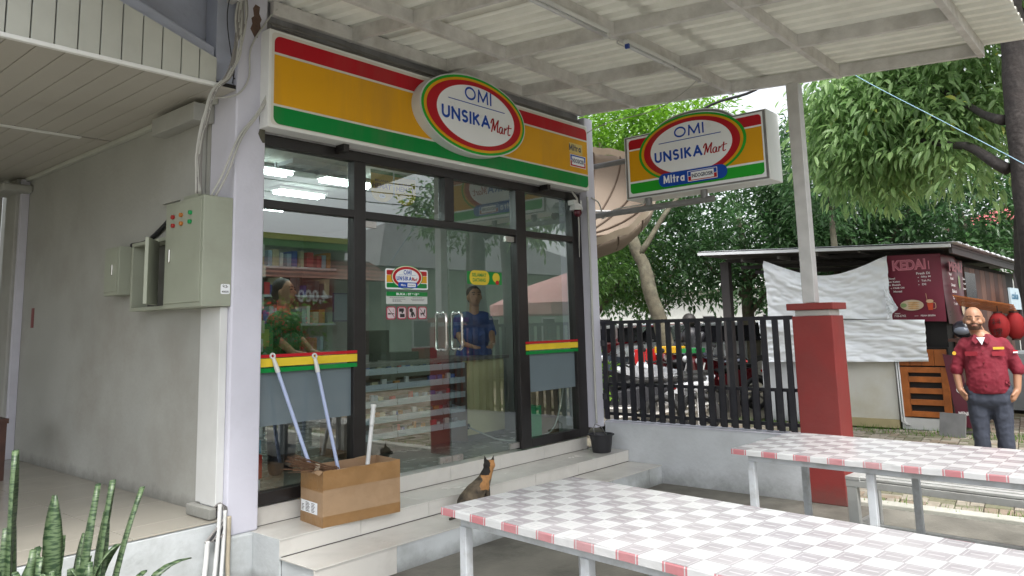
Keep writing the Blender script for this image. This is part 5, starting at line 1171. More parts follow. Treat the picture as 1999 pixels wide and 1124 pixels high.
def cat():
    O = Vector((4.33, 4.14, .176)); t = thing("cat", "calico cat with dark back and orange neck sitting on the lower step", "cat", O)
    # local: looking direction +X+Y ; build along vector f
    f = Vector((.97, -.12, 0)).normalized(); s = Vector((-f.y, f.x, 0))
    def W_(a, b, c): return O + f * a + s * b + Z * c
    mb = MB()
    def C(p, q, a, b): capsule(mb, W_(*p), W_(*q), a, b)
    C((-.10, 0, .08), (-.03, 0, .14), .082, .076); C((-.03, 0, .14), (.05, 0, .205), .074, .056); C((.055, 0, .20), (.085, 0, .255), .056, .047)
    C((.085, 0, .255), (.11, 0, .295), .044, .040)
    Hc = W_(.118, 0, .322); av = Vector((.70, .71, 0)); vr = Vector((.656, -.754, 0))
    mb.ell(Hc, (.048, .048, .041)); capsule(mb, Hc + av * .03 - Z * .01, Hc + av * .056 - Z * .016, .022, .014)
    for k in (-1, 1):
        C((.06, k * .032, .17), (.085, k * .03, .02), .026, .014); C((.085, k * .03, .014), (.112, k * .03, .012), .016, .014)
        C((-.08, k * .055, .06), (-.0, k * .07, .045), .05, .032); C((-.01, k * .07, .018), (.05, k * .07, .014), .018, .014)
        m2 = [Hc + vr * (k * .026 + dk) + av * dx + Z * .028 for dx, dk in ((-.012, -.017), (-.012, .015), (.012, .013), (.012, -.015))]
        tip = Hc + vr * k * .036 + Z * .082; b0 = len(mb.v)
        mb.v += m2 + [tip]; mb.f += [[b0 + 3, b0 + 2, b0 + 1, b0]] + [[b0 + i, b0 + (i + 1) % 4, b0 + 4] for i in range(4)]; mb.mi += [0] * 5; mb.var += [.5] * 5
    tl = [W_(-.15, .0, .03), W_(-.2, -.02, .018), W_(-.25, -.05, .016), W_(-.29, -.07, .016), W_(-.33, -.08, .016)]
    for i in range(4): capsule(mb, tl[i], tl[i + 1], .018 - i * .002, .016 - i * .002)
    mt, n, o = nt("calico fur"); L = n.links.new
    b = n.nodes.new("ShaderNodeBsdfPrincipled"); b.inputs['Roughness'].default_value = .8
    g = n.nodes.new("ShaderNodeNewGeometry"); nz = n.nodes.new("ShaderNodeTexNoise"); nz.inputs['Scale'].default_value = 16; L(g.outputs['Position'], nz.inputs[0])
    cr = n.nodes.new("ShaderNodeValToRGB"); e = cr.color_ramp.elements; e[0].position = .3; e[0].color = (.02, .016, .013, 1); e[1].position = .75; e[1].color = (.17, .13, .085, 1); L(nz.outputs[0], cr.inputs[0]); L(cr.outputs[0], b.inputs['Base Color']); L(b.outputs[0], o.inputs[0])
    org = mat("orange fur", (.42, .21, .075), .8, .25, 30); dk = mat("black fur", (.018, .014, .012), .8, .3, 40)
    vr = Vector((.656, -.754, 0))
    def mf(c):
        d = c - O; a = d.dot(vr); z = d.z; k = .018 * noise.noise(c * 22)
        if z > .362: return 2
        if z > .26: return 1 if a > .092 + k else 2
        if z > .165 + k and .028 < a + k < .072 + (z - .165) * .4: return 1
        return 0
    fuse("body", mb, [mt, org, dk], t, .006, 3, mf)
cat()

# ================================================================== FOOD STALL (front face x = 11.8)
st = thing("food_stall", "dark wooden food stall with white tarpaulins and KEDAI banner beyond the red pillar", "stall", (13, 3.5, 0))
U = -Y; O = Vector((11.8, 5.8, 0))     # u = 5.8 - y
FX = lambda y, z, dx=0: (11.8 - dx, y, z)
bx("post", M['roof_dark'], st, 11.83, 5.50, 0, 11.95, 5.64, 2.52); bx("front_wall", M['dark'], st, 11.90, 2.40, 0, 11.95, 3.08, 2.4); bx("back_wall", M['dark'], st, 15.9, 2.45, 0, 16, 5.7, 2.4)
mb = MB()
def rf(u, v): 
    return Vector((11.55 + v * 6.6, 5.85 - u * 3.68, 2.66 - u * .17 - v * .02))
mb.surf(rf, 1, 1); mb.build("roof", M['roof_dark'], st, solid=.03)
# corrugated pale roof skin seen at its edge
mb = MB(); n = 140; vs = []
for i in range(n + 1):
    x = 11.52 + 7.0 * i / n; zz = .018 * math.sin(i * PI / 1.0 * .9)
    for y in (5.87, 2.10): vs.append((x, y, (2.70 if y > 3 else 2.52) + zz - (i / n) * .02))
mb.add(vs, [(2 * i, 2 * i + 1, 2 * i + 3, 2 * i + 2) for i in range(n)]); mb.build("roof_sheet", M['roof_pale'], st)
mb = MB(); mb.beam((11.53, 5.87, 2.66), (11.53, 2.18, 2.48), .05, .045); mb.build("roof_edge", M['roof_pale'], st)
mb = MB(); mb.beam((11.6, 2.2, 2.44), (18.4, 2.2, 2.40), .04, .12); mb.build("fascia", M['roof_dark'], st)
for k, z in enumerate((2.50, 2.42, 2.36)): mb = MB(); mb.beam((12.2 + k * .6, 5.7, z + .06), (12.2 + k * .6, 2.4, z - .05), .05, .06); mb.build("rafter", M['roof_dark'], st)
for y in (5.2, 4.6, 4.0, 3.4): mb = MB(); mb.beam((11.7, y, 2.52), (15.5, y, 2.50), .03, .05); mb.build("purlin", M['metal_grey'], st)
# tarpaulins (sagging cloth)
def tarp(yl, yr, top, bot, nm, dx, dep=.04):
    mb = MB()
    def f(u, v):
        y = yl + (yr - yl) * u; zt = top(u); zb = bot(u); z = zb + (zt - zb) * v
        fold = dep * math.sin(u * 9 + v * 5) * .5 + dep * noise.noise(Vector((u * 3, v * 4 + u * 2, 3))) + .05 * math.sin((v * 4 + u * 7)) * u * (1 - u) - .045 * abs(noise.noise(Vector((u * 6 + v * 5, v * 6 - u * 5, 7)))) + .012 * noise.noise(Vector((u * 22, v * 18, 2)))
        return Vector((11.8 - dx + fold, y, z))
    mb.surf(f, 90, 50); mb.f = [q[::-1] for q in mb.f]; return mb.build(nm, M['tarp'], st, smooth=True)
tarp(4.83, 3.03, lambda u: 2.48 - .04 * u - .27 * math.sin(min(1, u * .97) * PI) ** 1.1, lambda u: 1.60 - .09 * u, "upper_tarpaulin", .10)
tarp(3.08, 2.93, lambda u: 2.0 - u * .32, lambda u: 1.52 + u * .14, "tarpaulin_corner", .16, .02)
tarp(4.98, 2.63, lambda u: 1.56 - .06 * u, lambda u: .90 + .03 * u, "lower_tarpaulin", .07)
bx("white_wall_panel", M['stall_white'], st, 11.82, 3.09, .12, 11.86, 3.74, .95); bx("wall_foot", pc("yellowed foot", (.42, .36, .2)), st, 11.80, 3.09, 0, 11.86, 3.76, .118)
bx("low_wall", M['parapet'], st, 11.86, 3.77, 0.0, 12.0, 5.05, .9)
for dy in (0, .03): MB().tube([(11.78, 3.06 - dy, .95), (11.78, 3.05 - dy, .10), (11.78, 2.98 - dy, .05)], .011, 8).build("drain_pipe", M['plastic_w'], st, smooth=True)
# slatted counter front
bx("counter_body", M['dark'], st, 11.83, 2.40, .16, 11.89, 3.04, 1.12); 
for z0, z1, y0, y1 in ((.83, 1.10, 2.42, 2.62),): pass
for k in range(4): bx("plank", M['wood_or'], st, 11.80, 2.42 + k * .158, .87, 11.829, 2.573 + k * .158, 1.09, bev=.003)
bx("slat_frame", M['wood_or'], st, 11.79, 2.42, .17, 11.829, 2.51, .85, bev=.003); bx("slat_frame", M['wood_or'], st, 11.79, 2.92, .17, 11.829, 3.02, .85, bev=.003)
for z in (.175, .335, .49, .645, .775): bx("slat", M['wood_or'], st, 11.785, 2.511, z, 11.826, 2.919, z + .075, bev=.003)
bx("counter_foot", pc("white foot board", (.55, .56, .55)), st, 11.79, 2.42, 0, 11.86, 3.05, .155)
# banner one
bn1 = MB(); bn1.surf(lambda u, v: Vector((11.77 + .012 * math.sin(u * 5 + v * 3), 3.065 - u * .70, 1.49 + v * .93 - .02 * u)), 16, 12); bn1.f = [q[::-1] for q in bn1.f]; b1 = bn1.build("menu_banner", M['maroon'], st, smooth=True)
OB = Vector((11.752, 3.065, 1.49)); UB = -Y
mb = MB(); text(mb, "KEDAI", .085, .705, .43, .15, OB, UB, Z, .05); text(mb, "I", .545, .70, .012, .12, OB, UB, Z, .0); mb.build("pink_outline", M['pink'], b1)
mb = MB(); text(mb, "KEDAI", .10, .717, .40, .126, OB - X * .002, UB, Z, .0); mb.build("banner_heading", pc("heading rose", (.45, .13, .18)), b1)
mb = MB()
for (s_, u, v, ww, hh) in (("Bowl", .03, .585, .075, .027), ("ken Katsu", .0, .54, .165, .027), ("la Basah", .015, .495, .155, .027), ("g Chilli Oil", .035, .445, .18, .03), ("Mental", .07, .40, .11, .027), ("Fresh Di", .385, .635, .17, .033), ("Silky M", .44, .585, .12, .03), ("Teh Po", .44, .535, .12, .027), ("Dll", .445, .485, .05, .027), ("718-6742", .05, .055, .15, .03), ("PESAN SEGERA", .39, .055, .185, .022), ("esanan", .06, .095, .07, .014), ("-", .31, .062, .05, .004)):
    text(mb, s_, u, v, ww, hh, OB - X * .001, UB, Z, .02)
for v in (.595, .545, .495): mb.prism(ellpts(.006, .006, 10, (.405, v)), OB - X * .001, UB, Z)
mb.build("menu_lettering", M['whiteprint'], b1)
MB().prism(ellpts(.15, .075, 28, (.29, .215)), OB - X * .001, UB, Z).build("plate_picture", M['foodpl'], b1)
mb = MB(); [mb.prism(ellpts(.075, .011, 14, (.31, .17 + k * .026)), OB - X * .0025, UB, Z) for k in range(4)]; mb.build("food_picture", M['food'], b1)
mb = MB(); mb.prism(ellpts(.04, .03, 14, (.185, .215)), OB - X * .003, UB, Z); mb.build("salad_picture", pc("salad print", (.2, .3, .12)), b1)
mb = MB(); mb.prism([(.48, .24), (.56, .24), (.548, .14), (.495, .14)], OB - X * .001, UB, Z); mb.build("drink_picture", pc("tea print", (.5, .06, .02)), b1)
mb = MB(); mb.prism(ellpts(.046, .026, 14, (.52, .262)), OB - X * .001, UB, Z); mb.prism([(.484, .28), (.49, .28), (.482, .37), (.476, .37)], OB - X * .001, UB, Z); strokes(mb, [[(0, 1), (1, .9), (1, .1), (0, 0)]], .555, .16, .03, .08, .008, OB - X * .001, UB, Z); mb.build("foam_picture", pc("foam print", (.6, .4, .25)), b1)
# banner two on the side face y = 2.33, running +X
bn2 = MB(); bn2.surf(lambda u, v: Vector((11.80 + u * 1.35, 2.345 + .03 * math.sin(u * 7 + v * 2), 1.44 + v * .95 - .03 * u)), 16, 12); b2_ = bn2.build("faded_banner", M['maroon_d'], st, smooth=True)
OC = Vector((11.8, 2.305, 1.44)); mb = MB()
for (s_, u, v, ww, hh) in (("Nasi", .1, .66, .16, .04), ("Roti", .17, .60, .17, .04), ("Dimsum", .18, .51, .26, .04), ("Bakso", .2, .42, .28, .05), ("Tahu", .2, .33, .2, .045), ("Soto", .22, .25, .22, .045), ("Teh", .95, .62, .16, .03), ("Kopi", 1.0, .55, .16, .03), ("Susu", .95, .48, .18, .03)): text(mb, s_, u, v, ww, hh, OC, X, Z, .02)
mb.build("menu_lettering", M['whiteprint'], b2_)
mb = MB(); text(mb, "MENU", .16, .72, .85, .14, OC, X, Z, .04); mb.build("banner_heading", pc("faded pink", (.32, .11, .13)), b2_)
mb = MB(); mb.prism(ellpts(.1, .11, 18, (.8, .22)), OC, X, Z); mb.build("plate_picture", M['foodpl'], b2_)
mb = MB(); mb.prism(ellpts(.05, .1, 12, (.72, .58)), OC, X, Z); mb.build("green_picture", pc("salad print", (.2, .3, .12)), b2_)
# side face planks and windows
for k in range(9):
    x = 13.3 + k * .42; bx("plank", M['wood_md'] if k % 2 else M['wood_dk'], st, x, 2.37, 1.75, x + .40, 2.40, 2.28, bev=.004)
for k in range(12):
    x = 12.3 + k * .42; bx("plank", M['wood_dk'] if k % 3 else M['wood_md'], st, x, 2.37, .0, x + .40, 2.40, 1.30 if k < 3 else 1.7, bev=.004)
bx("window_frame", M['metal_grey'], st, 13.2, 2.36, 1.71, 14.2, 2.39, 1.745); bx("window_glass", M['screen'], st, 13.3, 2.365, 1.75, 14.1, 2.368, 2.2)
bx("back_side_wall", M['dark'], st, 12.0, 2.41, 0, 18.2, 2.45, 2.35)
# little timber roof over the lanterns
lr = MB()
for k in range(6): pass
for k in range(7):
    MB().beam((11.86 + k * .06, 2.28, 1.82 - k * .022), (11.95 + k * .06, 1.60, 1.66 - k * .022), .05, .018).build("roof_slat", M['wood_or'], st)
for i, (x, y) in enumerate(((12.0, 1.80), (12.15, 1.64))):
    t = thing("paper_lantern", ["red paper lantern with black characters beside the man's head", "plain red paper lantern hanging at the right of the lettered one"][i], "lantern", (x, y, 1.2), "red lanterns at the stall")
    pr_ = []
    for k in range(25):
        a = k / 24; r = .125 * (math.sin(a * PI) ** .42) * (1 + .02 * math.cos(k * PI)); pr_.append((max(r, .045), a * .36))
    MB().lathe((x, y, 1.21), pr_, 22).build("shade", M['lantern'], t, smooth=True)
    for z in (1.20, 1.565): MB().lathe((x, y, z), [(.001, 0), (.055, 0), (.055, .02), (.001, .02)], 16).build("lantern_cap", M['wood_dk'], t)
    MB().tube([(x, y, 1.58), (x, y, 1.66)], .006, 6).build("cord", M['cable_b'], t)
    if i == 0:
        mb = MB(); OL = Vector((x - .131, y + .055, 1.21)); UL = (-Y + X * .12)
        a1 = [[(.0, .8), (.4, .85)], [(.2, 1), (.2, 0)], [(.0, .6), (.15, .7)], [(.42, .6), (.25, .7)], [(.2, .5), (0, .2)], [(.2, .5), (.4, .25)], [(.6, .9), (.7, .75)], [(.6, .6), (.7, .5)], [(.5, .3), (1, .4)], [(.85, 1), (.85, 0)]]
        a2 = [[(0, .9), (.4, .9)], [(0, .55), (.4, .55)], [(.2, .9), (.2, .15)], [(0, .1), (.42, .2)], [(.5, 1), (1, 1), (1, .5), (.5, .5), (.5, 1)], [(.5, .75), (1, .75)], [(.75, 1), (.75, 0)], [(.52, .28), (.98, .28)], [(.45, 0), (1, 0)]]
        def ln(sts, x_, y_, w_, h_):
            for s_ in sts:
                for p, q in zip(s_[:-1], s_[1:]):
                    p_ = OL + UL * (x_ + p[0] * w_) + Z * (y_ + p[1] * h_); q_ = OL + UL * (x_ + q[0] * w_) + Z * (y_ + q[1] * h_); mb.beam(p_, q_, .004, .009, up=X)
        ln(a1, 0, .20, .1, .09); ln(a2, 0, .06, .1, .09); mb.build("lettering", M['ink_black'], t)
# clutter near the stall
pn = MB(); pn.T = Matrix.Translation((11.3, 2.35, 0)) @ Matrix.Rotation(math.radians(-20), 4, 'Z') @ Matrix.Rotation(math.radians(12), 4, 'Y'); pn.box(0, -.17, .0, .02, .17, .30); pn = pn.build("metal_panel", M['metal_grey']); tag(pn, "grey flat panel leaning at the foot of the slatted counter", "panel")
sd_ = thing("standing_banner", "narrow maroon standing banner between the slatted counter and the man", "banner", (11.6, 2.2, 0))
m_ = MB(); m_.prism([(0, 0), (.22, -.06), (.08, .88), (-.1, .92)], (11.62, 2.33, .12), -Y, Z, .01); m_.build("banner_panel", M['maroon_d'], sd_); m_ = MB(); text(m_, "MENU", .02, .12, .14, .05, (11.617, 2.33, .12), -Y, Z, .03); m_.build("banner_lettering", M['whiteprint'], sd_); m_ = MB(); m_.prism(ellpts(.06, .05, 14, (.08, .45)), (11.617, 2.33, .12), -Y, Z); m_.build("banner_picture", M['whiteprint'], sd_); bx("banner_foot", M['roof_dark'], sd_, 11.55, 2.1, 0, 11.75, 2.35, .03)
hm = thing("helmet", "dark motorcycle helmet on the stall counter behind the man's shoulder", "helmet", (11.7, 2.17, 1.3)); MB().ell((11.7, 2.17, 1.36), (.13, .13, .12)).build("shell", pc("helmet shell", (.03, .03, .04), .2), hm, smooth=True); m_ = MB(); m_.ell((11.63, 2.17, 1.345), (.085, .10, .06)); m_.build("visor", pc("helmet visor", (.18, .2, .25), .08), hm, smooth=True)
bx("shelf_bracket", M['wood_dk'], st, 11.6, 2.02, 1.20, 11.88, 2.34, 1.24)
sg = thing("cafe_sign", "pale blue shop board reading cake at the right of the stall", "sign", (15.8, 2.1, 1.7)); bx("board", pc("pale blue board", (.42, .52, .58)), sg, 15.6, 2.12, 1.62, 16.7, 2.15, 2.0); m_ = MB(); text(m_, "cake", 15.7, 1.8, .75, .13, (0, 2.117, 0), X, Z, .03, .2); m_.build("lettering", pc("deep teal print", (.02, .12, .22)), sg)
bx("sign_post", M['roof_dark'], sg, 16.72, 2.12, 0, 16.8, 2.2, 2.3)
dv = thing("glass_cabinet", "grey framed glass food cabinet at the right edge", "cabinet", (15.5, 1.7, 0))
for a in ((14.9, 1.68, .9, 14.95, 1.72, 1.45), (16.3, 1.68, .9, 16.35, 1.72, 1.45), (14.951, 1.68, 1.41, 16.299, 1.72, 1.45), (14.951, 1.68, .9, 16.299, 1.72, .94)): bx("frame", M['metal_grey'], dv, *a)
bx("glass", M['glass'], dv, 14.951, 1.698, .941, 16.299, 1.702, 1.409); bx("base_cabinet", pc("grey base", (.2, .22, .23)), dv, 14.9, 1.7, 0, 16.35, 2.2, .899)

# ================================================================== TREES
def crown(parent, blobs, n_clump, n_leaf, size, mt, aspect=2.6, droop=.5, seed=1, nm="foliage", fine=False):
    rnd = random.Random(seed); mb = MB(); V_ = mb.v; F_ = mb.f; VR = mb.var; MI = mb.mi
    tot = sum(b[1][0] * b[1][1] * b[1][2] for b in blobs)
    for c, r in blobs:
        k = max(1, int(n_clump * r[0] * r[1] * r[2] / tot))
        for _ in range(k):
            while True:
                p = Vector((rnd.uniform(-1, 1), rnd.uniform(-1, 1), rnd.uniform(-1, 1)))
                if .25 < p.length < 1: break
            p = p.normalized() * (p.length ** .45)
            q = Vector((c[0] + p.x * r[0], c[1] + p.y * r[1], c[2] + p.z * r[2])) + Vector([rnd.gauss(0, .1) for _ in range(3)])
            cr_ = rnd.uniform(.6, 1.3) * size * 3.0; base = rnd.random()
            for _l in range(n_leaf):
                d = Vector((rnd.gauss(0, 1), rnd.gauss(0, 1), rnd.gauss(0, .7) + .15)).normalized()
                o = q + d * cr_ * rnd.uniform(.25, 1)
                ld = (d + Vector((rnd.gauss(0, .35), rnd.gauss(0, .35), -droop * rnd.uniform(.4, 1.6)))).normalized()
                sd2 = ld.cross(Vector((rnd.gauss(0, .5), rnd.gauss(0, .5), 1))).normalized()
                L = size * rnd.uniform(.5, 1.35); w_ = L / aspect
                b = len(V_); up = sd2.cross(ld) * (w_ * .22)
                vv = min(1, max(0, base * .45 + rnd.random() * .6 - .03))
                if fine:
                    bend = Vector((0, 0, -L * .28)) * rnd.uniform(.3, 1.3)
                    V_.extend([o, o + ld * L * .28 + sd2 * w_ * .42 + up, o + ld * L * .65 + sd2 * w_ * .46 + up + bend * .35, o + ld * L + bend, o + ld * L * .65 - sd2 * w_ * .46 + up + bend * .35, o + ld * L * .28 - sd2 * w_ * .42 + up, o + ld * L * .6 + bend * .3])
                    F_.extend([[b, b + 1, b + 6], [b + 1, b + 2, b + 6], [b + 2, b + 3, b + 6], [b + 3, b + 4, b + 6], [b + 4, b + 5, b + 6], [b + 5, b, b + 6]]); VR.extend([vv] * 6); MI.extend([0] * 6)
                else:
                    V_.extend([o, o + ld * L * .45 + sd2 * w_ * .5 + up, o + ld * L - Z * L * .12, o + ld * L * .45 - sd2 * w_ * .5 + up])
                    F_.append([b, b + 1, b + 2]); F_.append([b, b + 2, b + 3]); VR.extend([vv, vv]); MI.extend([0, 0])
    o = mb.build(nm, mt, parent); return o
def limb(parent, pts, rs, mt, nm="trunk"):
    out = []; rr = []
    P_ = [Vector(p) for p in pts]
    for i in range(len(P_) - 1):
        for k in range(5):
            t = k / 5; p = P_[i].lerp(P_[i + 1], t); out.append(p + Vector([noise.noise(p * 2 + Vector((0, 0, j))) * rs[i] * .35 for j in (0, 5, 9)])); rr.append((rs[i] + (rs[i + 1] - rs[i]) * t) * (1 + .12 * noise.noise(p * 5)))
    out.append(P_[-1]); rr.append(rs[-1]); return MB().tube(out, rr, 12).build(nm, mt, parent, smooth=True)
t = thing("tree", "large leaved tree with dark straight trunk at the right edge of the photo", "tree", (9.0, 1.1, 0))
limb(t, [(9, 1.0, -.05), (9, .985, 2.1), (9, .965, 3.7), (9.02, .93, 4.9), (9.1, .85, 7)], [.16, .13, .125, .12, .1], M['bark_dk'])
limb(t, [(9.0, 1.12, 3.0), (9.3, 1.5, 3.35), (9.9, 2.0, 3.6), (10.6, 2.7, 3.9)], [.06, .045, .035, .015], M['bark_dk'], "branch"); limb(t, [(9.0, 1.1, 3.5), (9.4, 1.35, 3.7), (10.0, 1.8, 4.2), (10.5, 2.4, 4.8)], [.055, .04, .03, .012], M['bark_dk'], "branch")
crown(t, [((10.4, 2.45, 4.1), (.8, .95, .75)), ((10.6, 2.75, 4.55), (.7, .7, .5)), ((10.2, 1.85, 4.4), (.7, .7, .8)), ((10.5, 2.6, 3.6), (.7, .8, .45)), ((9.9, 1.55, 3.5), (.5, .4, .5)), ((10.9, 3.25, 3.9), (.5, .5, .5)), ((9.5, .7, 5.6), (1.0, 1.0, .5))], 1000, 26, .13, LF['near'], 2.9, .75, 21, fine=True)
t = thing("tree", "second dark trunk half cut by the right edge of the photo", "tree", (9.7, .72, 0)); limb(t, [(9.7, 1.12, 0), (9.7, 1.06, 2.5), (9.7, 1.0, 4.5), (9.7, .95, 6.5)], [.16, .14, .13, .1], M['bark_dk']); crown(t, [((10.3, -.9, 6.4), (1.2, 1.2, .7))], 60, 20, .14, LF['near'], 3, .8, 5)
dark_specs = [((20, 8.6, 0), [((20, 8.9, 4.5), (2.2, 2.0, 1.9)), ((19.4, 10.3, 3.4), (1.8, 1.6, 1.4)), ((19.5, 7.6, 3.2), (1.6, 1.4, 1.4))], 'dark', "dark leafy tree behind the projecting sign", 560),
              ((20, 5.8, 0), [((20, 6.1, 4.9), (2.0, 1.9, 2.0)), ((19.3, 6.3, 3.0), (1.6, 1.5, 1.2))], 'dark', "dark leafy tree behind the canopy post", 520),
              ((22, 3.6, 0), [((21, 4.0, 4.7), (2.2, 2.0, 2.4)), ((20, 3.4, 3.6), (1.5, 1.3, 1.2))], 'dark', "dark leafy tree rising behind the stall roof", 540),
              ((19, 13, 0), [((19, 13.0, 3.7), (2.0, 1.9, 1.5)), ((18.6, 11.7, 3.0), (1.4, 1.2, 1.1)), ((19, 14.6, 4.4), (1.8, 1.6, 1.8))], 'mid', "mid green tree left of the leaning trunk", 620),
              ((26, 15, 0), [((27, 17.0, 5.0), (3.5, 3.0, 3.0)), ((27, 11.5, 4.0), (3.0, 2.6, 2.0)), ((27, 6.5, 4.2), (3.0, 2.6, 2.2))], 'dark', "wide dark tree at the far side of the parking lot", 620)]
for i, (loc, bl, kd, lb, nc) in enumerate(dark_specs):
    t = thing("tree", lb, "tree", loc); limb(t, [loc, (loc[0], loc[1] + .2, 1.6), (loc[0] - .2, loc[1] + .1, 3.2), (loc[0], loc[1] + .3, 4.4)], [.2, .16, .12, .05], M['bark'])
    for k in range(3): limb(t, [(loc[0], loc[1] + .2, 1.7 + .4 * k), (loc[0] - .4, loc[1] + (.9 if k % 2 else -.8), 2.5 + .4 * k), (loc[0] - .6, loc[1] + (1.6 if k % 2 else -1.5), 3.2 + .5 * k)], [.07, .05, .02], M['bark'], "branch")
    crown(t, bl, nc, 26, .165 if i < 4 else .24, LF[kd], 2.2, .35, 40 + i)
t = thing("tree", "leaning mottled trunk with fresh green crown behind the corner of the shop", "tree", (14, 7.75, 0))
limb(t, [(14, 7.72, -.05), (14, 7.9, .92), (14, 8.22, 2.1), (14.05, 8.64, 3.3), (14.2, 9.2, 4.6), (14.6, 9.8, 5.8)], [.19, .165, .15, .13, .1, .04], M['bark'])
limb(t, [(14.0, 8.5, 3.0), (14.5, 8.0, 4.0), (15, 7.5, 4.8)], [.07, .05, .02], M['bark'], "branch")
crown(t, [((15.5, 9.7, 6.0), (1.6, 1.9, .9)), ((15.4, 8.2, 6.1), (1.2, 1.2, .55)), ((15.6, 11.2, 5.7), (1.4, 1.3, 1.0))], 620, 24, .17, LF['bright'], 3.0, .3, 61)
crown(t, [((14.8, 10.3, 3.2), (1.3, 1.2, .9))], 150, 24, .13, LF['mid'], 2.4, .4, 62)
t = thing("tree", "slim tree with a bright lime shoot beside the canopy post", "tree", (16.5, 5.2, 0)); limb(t, [(16.5, 5.2, 0), (16.5, 5.25, 2.5), (16.5, 5.3, 4.8)], [.1, .08, .03], M['bark'])
crown(t, [((16.5, 5.25, 5.35), (.25, .28, .2))], 26, 24, .11, LF['lime'], 2.4, .3, 71); crown(t, [((16.5, 5.4, 4.4), (.9, .9, .8)), ((16.7, 4.6, 5.6), (.5, .5, .9))], 200, 22, .13, LF['dark'], 2.4, .3, 72)
# green planter and shrub behind the fence
t = thing("shrub", "light green bush behind the left end of the fence", "shrub", (9.2, 7.0, 0)); crown(t, [((9.3, 6.75, .65), (.35, .35, .35))], 60, 18, .1, LF['bright'], 2.2, .2, 81); limb(t, [(9.3, 6.75, 0), (9.3, 6.75, .6)], [.03, .01], M['bark'], "stem")
mb = MB(); rnd = random.Random(4)
for _ in range(2600):
    x = rnd.uniform(6.95, 7.25) if rnd.random() < .25 else rnd.uniform(11.2, 11.85); y = rnd.uniform(-1, 5.5) if x > 11 else rnd.uniform(-2, 5)
    h = rnd.uniform(.02, .07); a = rnd.uniform(0, PI); dx, dy = math.cos(a) * .006, math.sin(a) * .006
    mb.cv = rnd.random(); mb.add([(x - dx, y - dy, -.02), (x + dx, y + dy, -.02), (x + rnd.gauss(0, .02), y + rnd.gauss(0, .02), h)], [(0, 1, 2)])
g_ = mb.build("grass", LF['shrub']); g_['kind'] = 'stuff'; g_['label'] = "short grass and moss along the kerb and stall foot"

# ================================================================== AWNING, MOTORBIKES, CARS, FAR BUILDINGS
aw = thing("dome_awning", "round beige fabric dome awning behind the shop corner", "awning", (8.5, 6.1, 3.2))
Cc = Vector((8.5, 6.15, 3.30)); R_ = 1.12
ax = Vector((-.62, -.35, .70)).normalized(); e1 = ax.orthogonal().normalized(); e2 = ax.cross(e1)
def dome(u, v):
    th = u * 2 * PI; ph = v * .5 * PI; r = R_ * math.sin(ph) * 1.0; h = -R_ * .62 * math.cos(ph) + (.03 * abs(math.sin(th * 6)) * math.sin(ph))
    return Cc + e1 * r * math.cos(th) + e2 * r * math.sin(th) + ax * h
mb = MB(); mb.surf(dome, 48, 12); mb.build("cloth", M['awning'], aw, smooth=True, solid=.004)
mb = MB(); mb.surf(lambda u, v: dome(u, 1) + ax * v * .12 + (dome(u, 1) - Cc).normalized() * .01 * math.sin(u * 120), 96, 1); mb.build("valance", pc("awning valance", (.55, .46, .36), .7), aw, smooth=True)
for k in range(16): MB().tube([dome(k / 16, v / 8) + ax * .018 for v in range(1, 9)], .014, 6).build("rib", M['awn_rib'], aw)
MB().tube([Cc - ax * .6 + ax * .02, Cc + ax * .05], .022, 8).build("hub", M['metal_grey'], aw)
MB().tube([(7.0, 6.9, 3.05), (8.0, 6.3, 3.1), (8.7, 5.7, 3.08)], .02, 8).build("arm", M['metal_grey'], aw); MB().tube([(7.0, 7.0, 2.7), (8.0, 6.4, 2.75), (8.4, 6.1, 2.75)], .02, 8).build("arm", M['metal_grey'], aw)

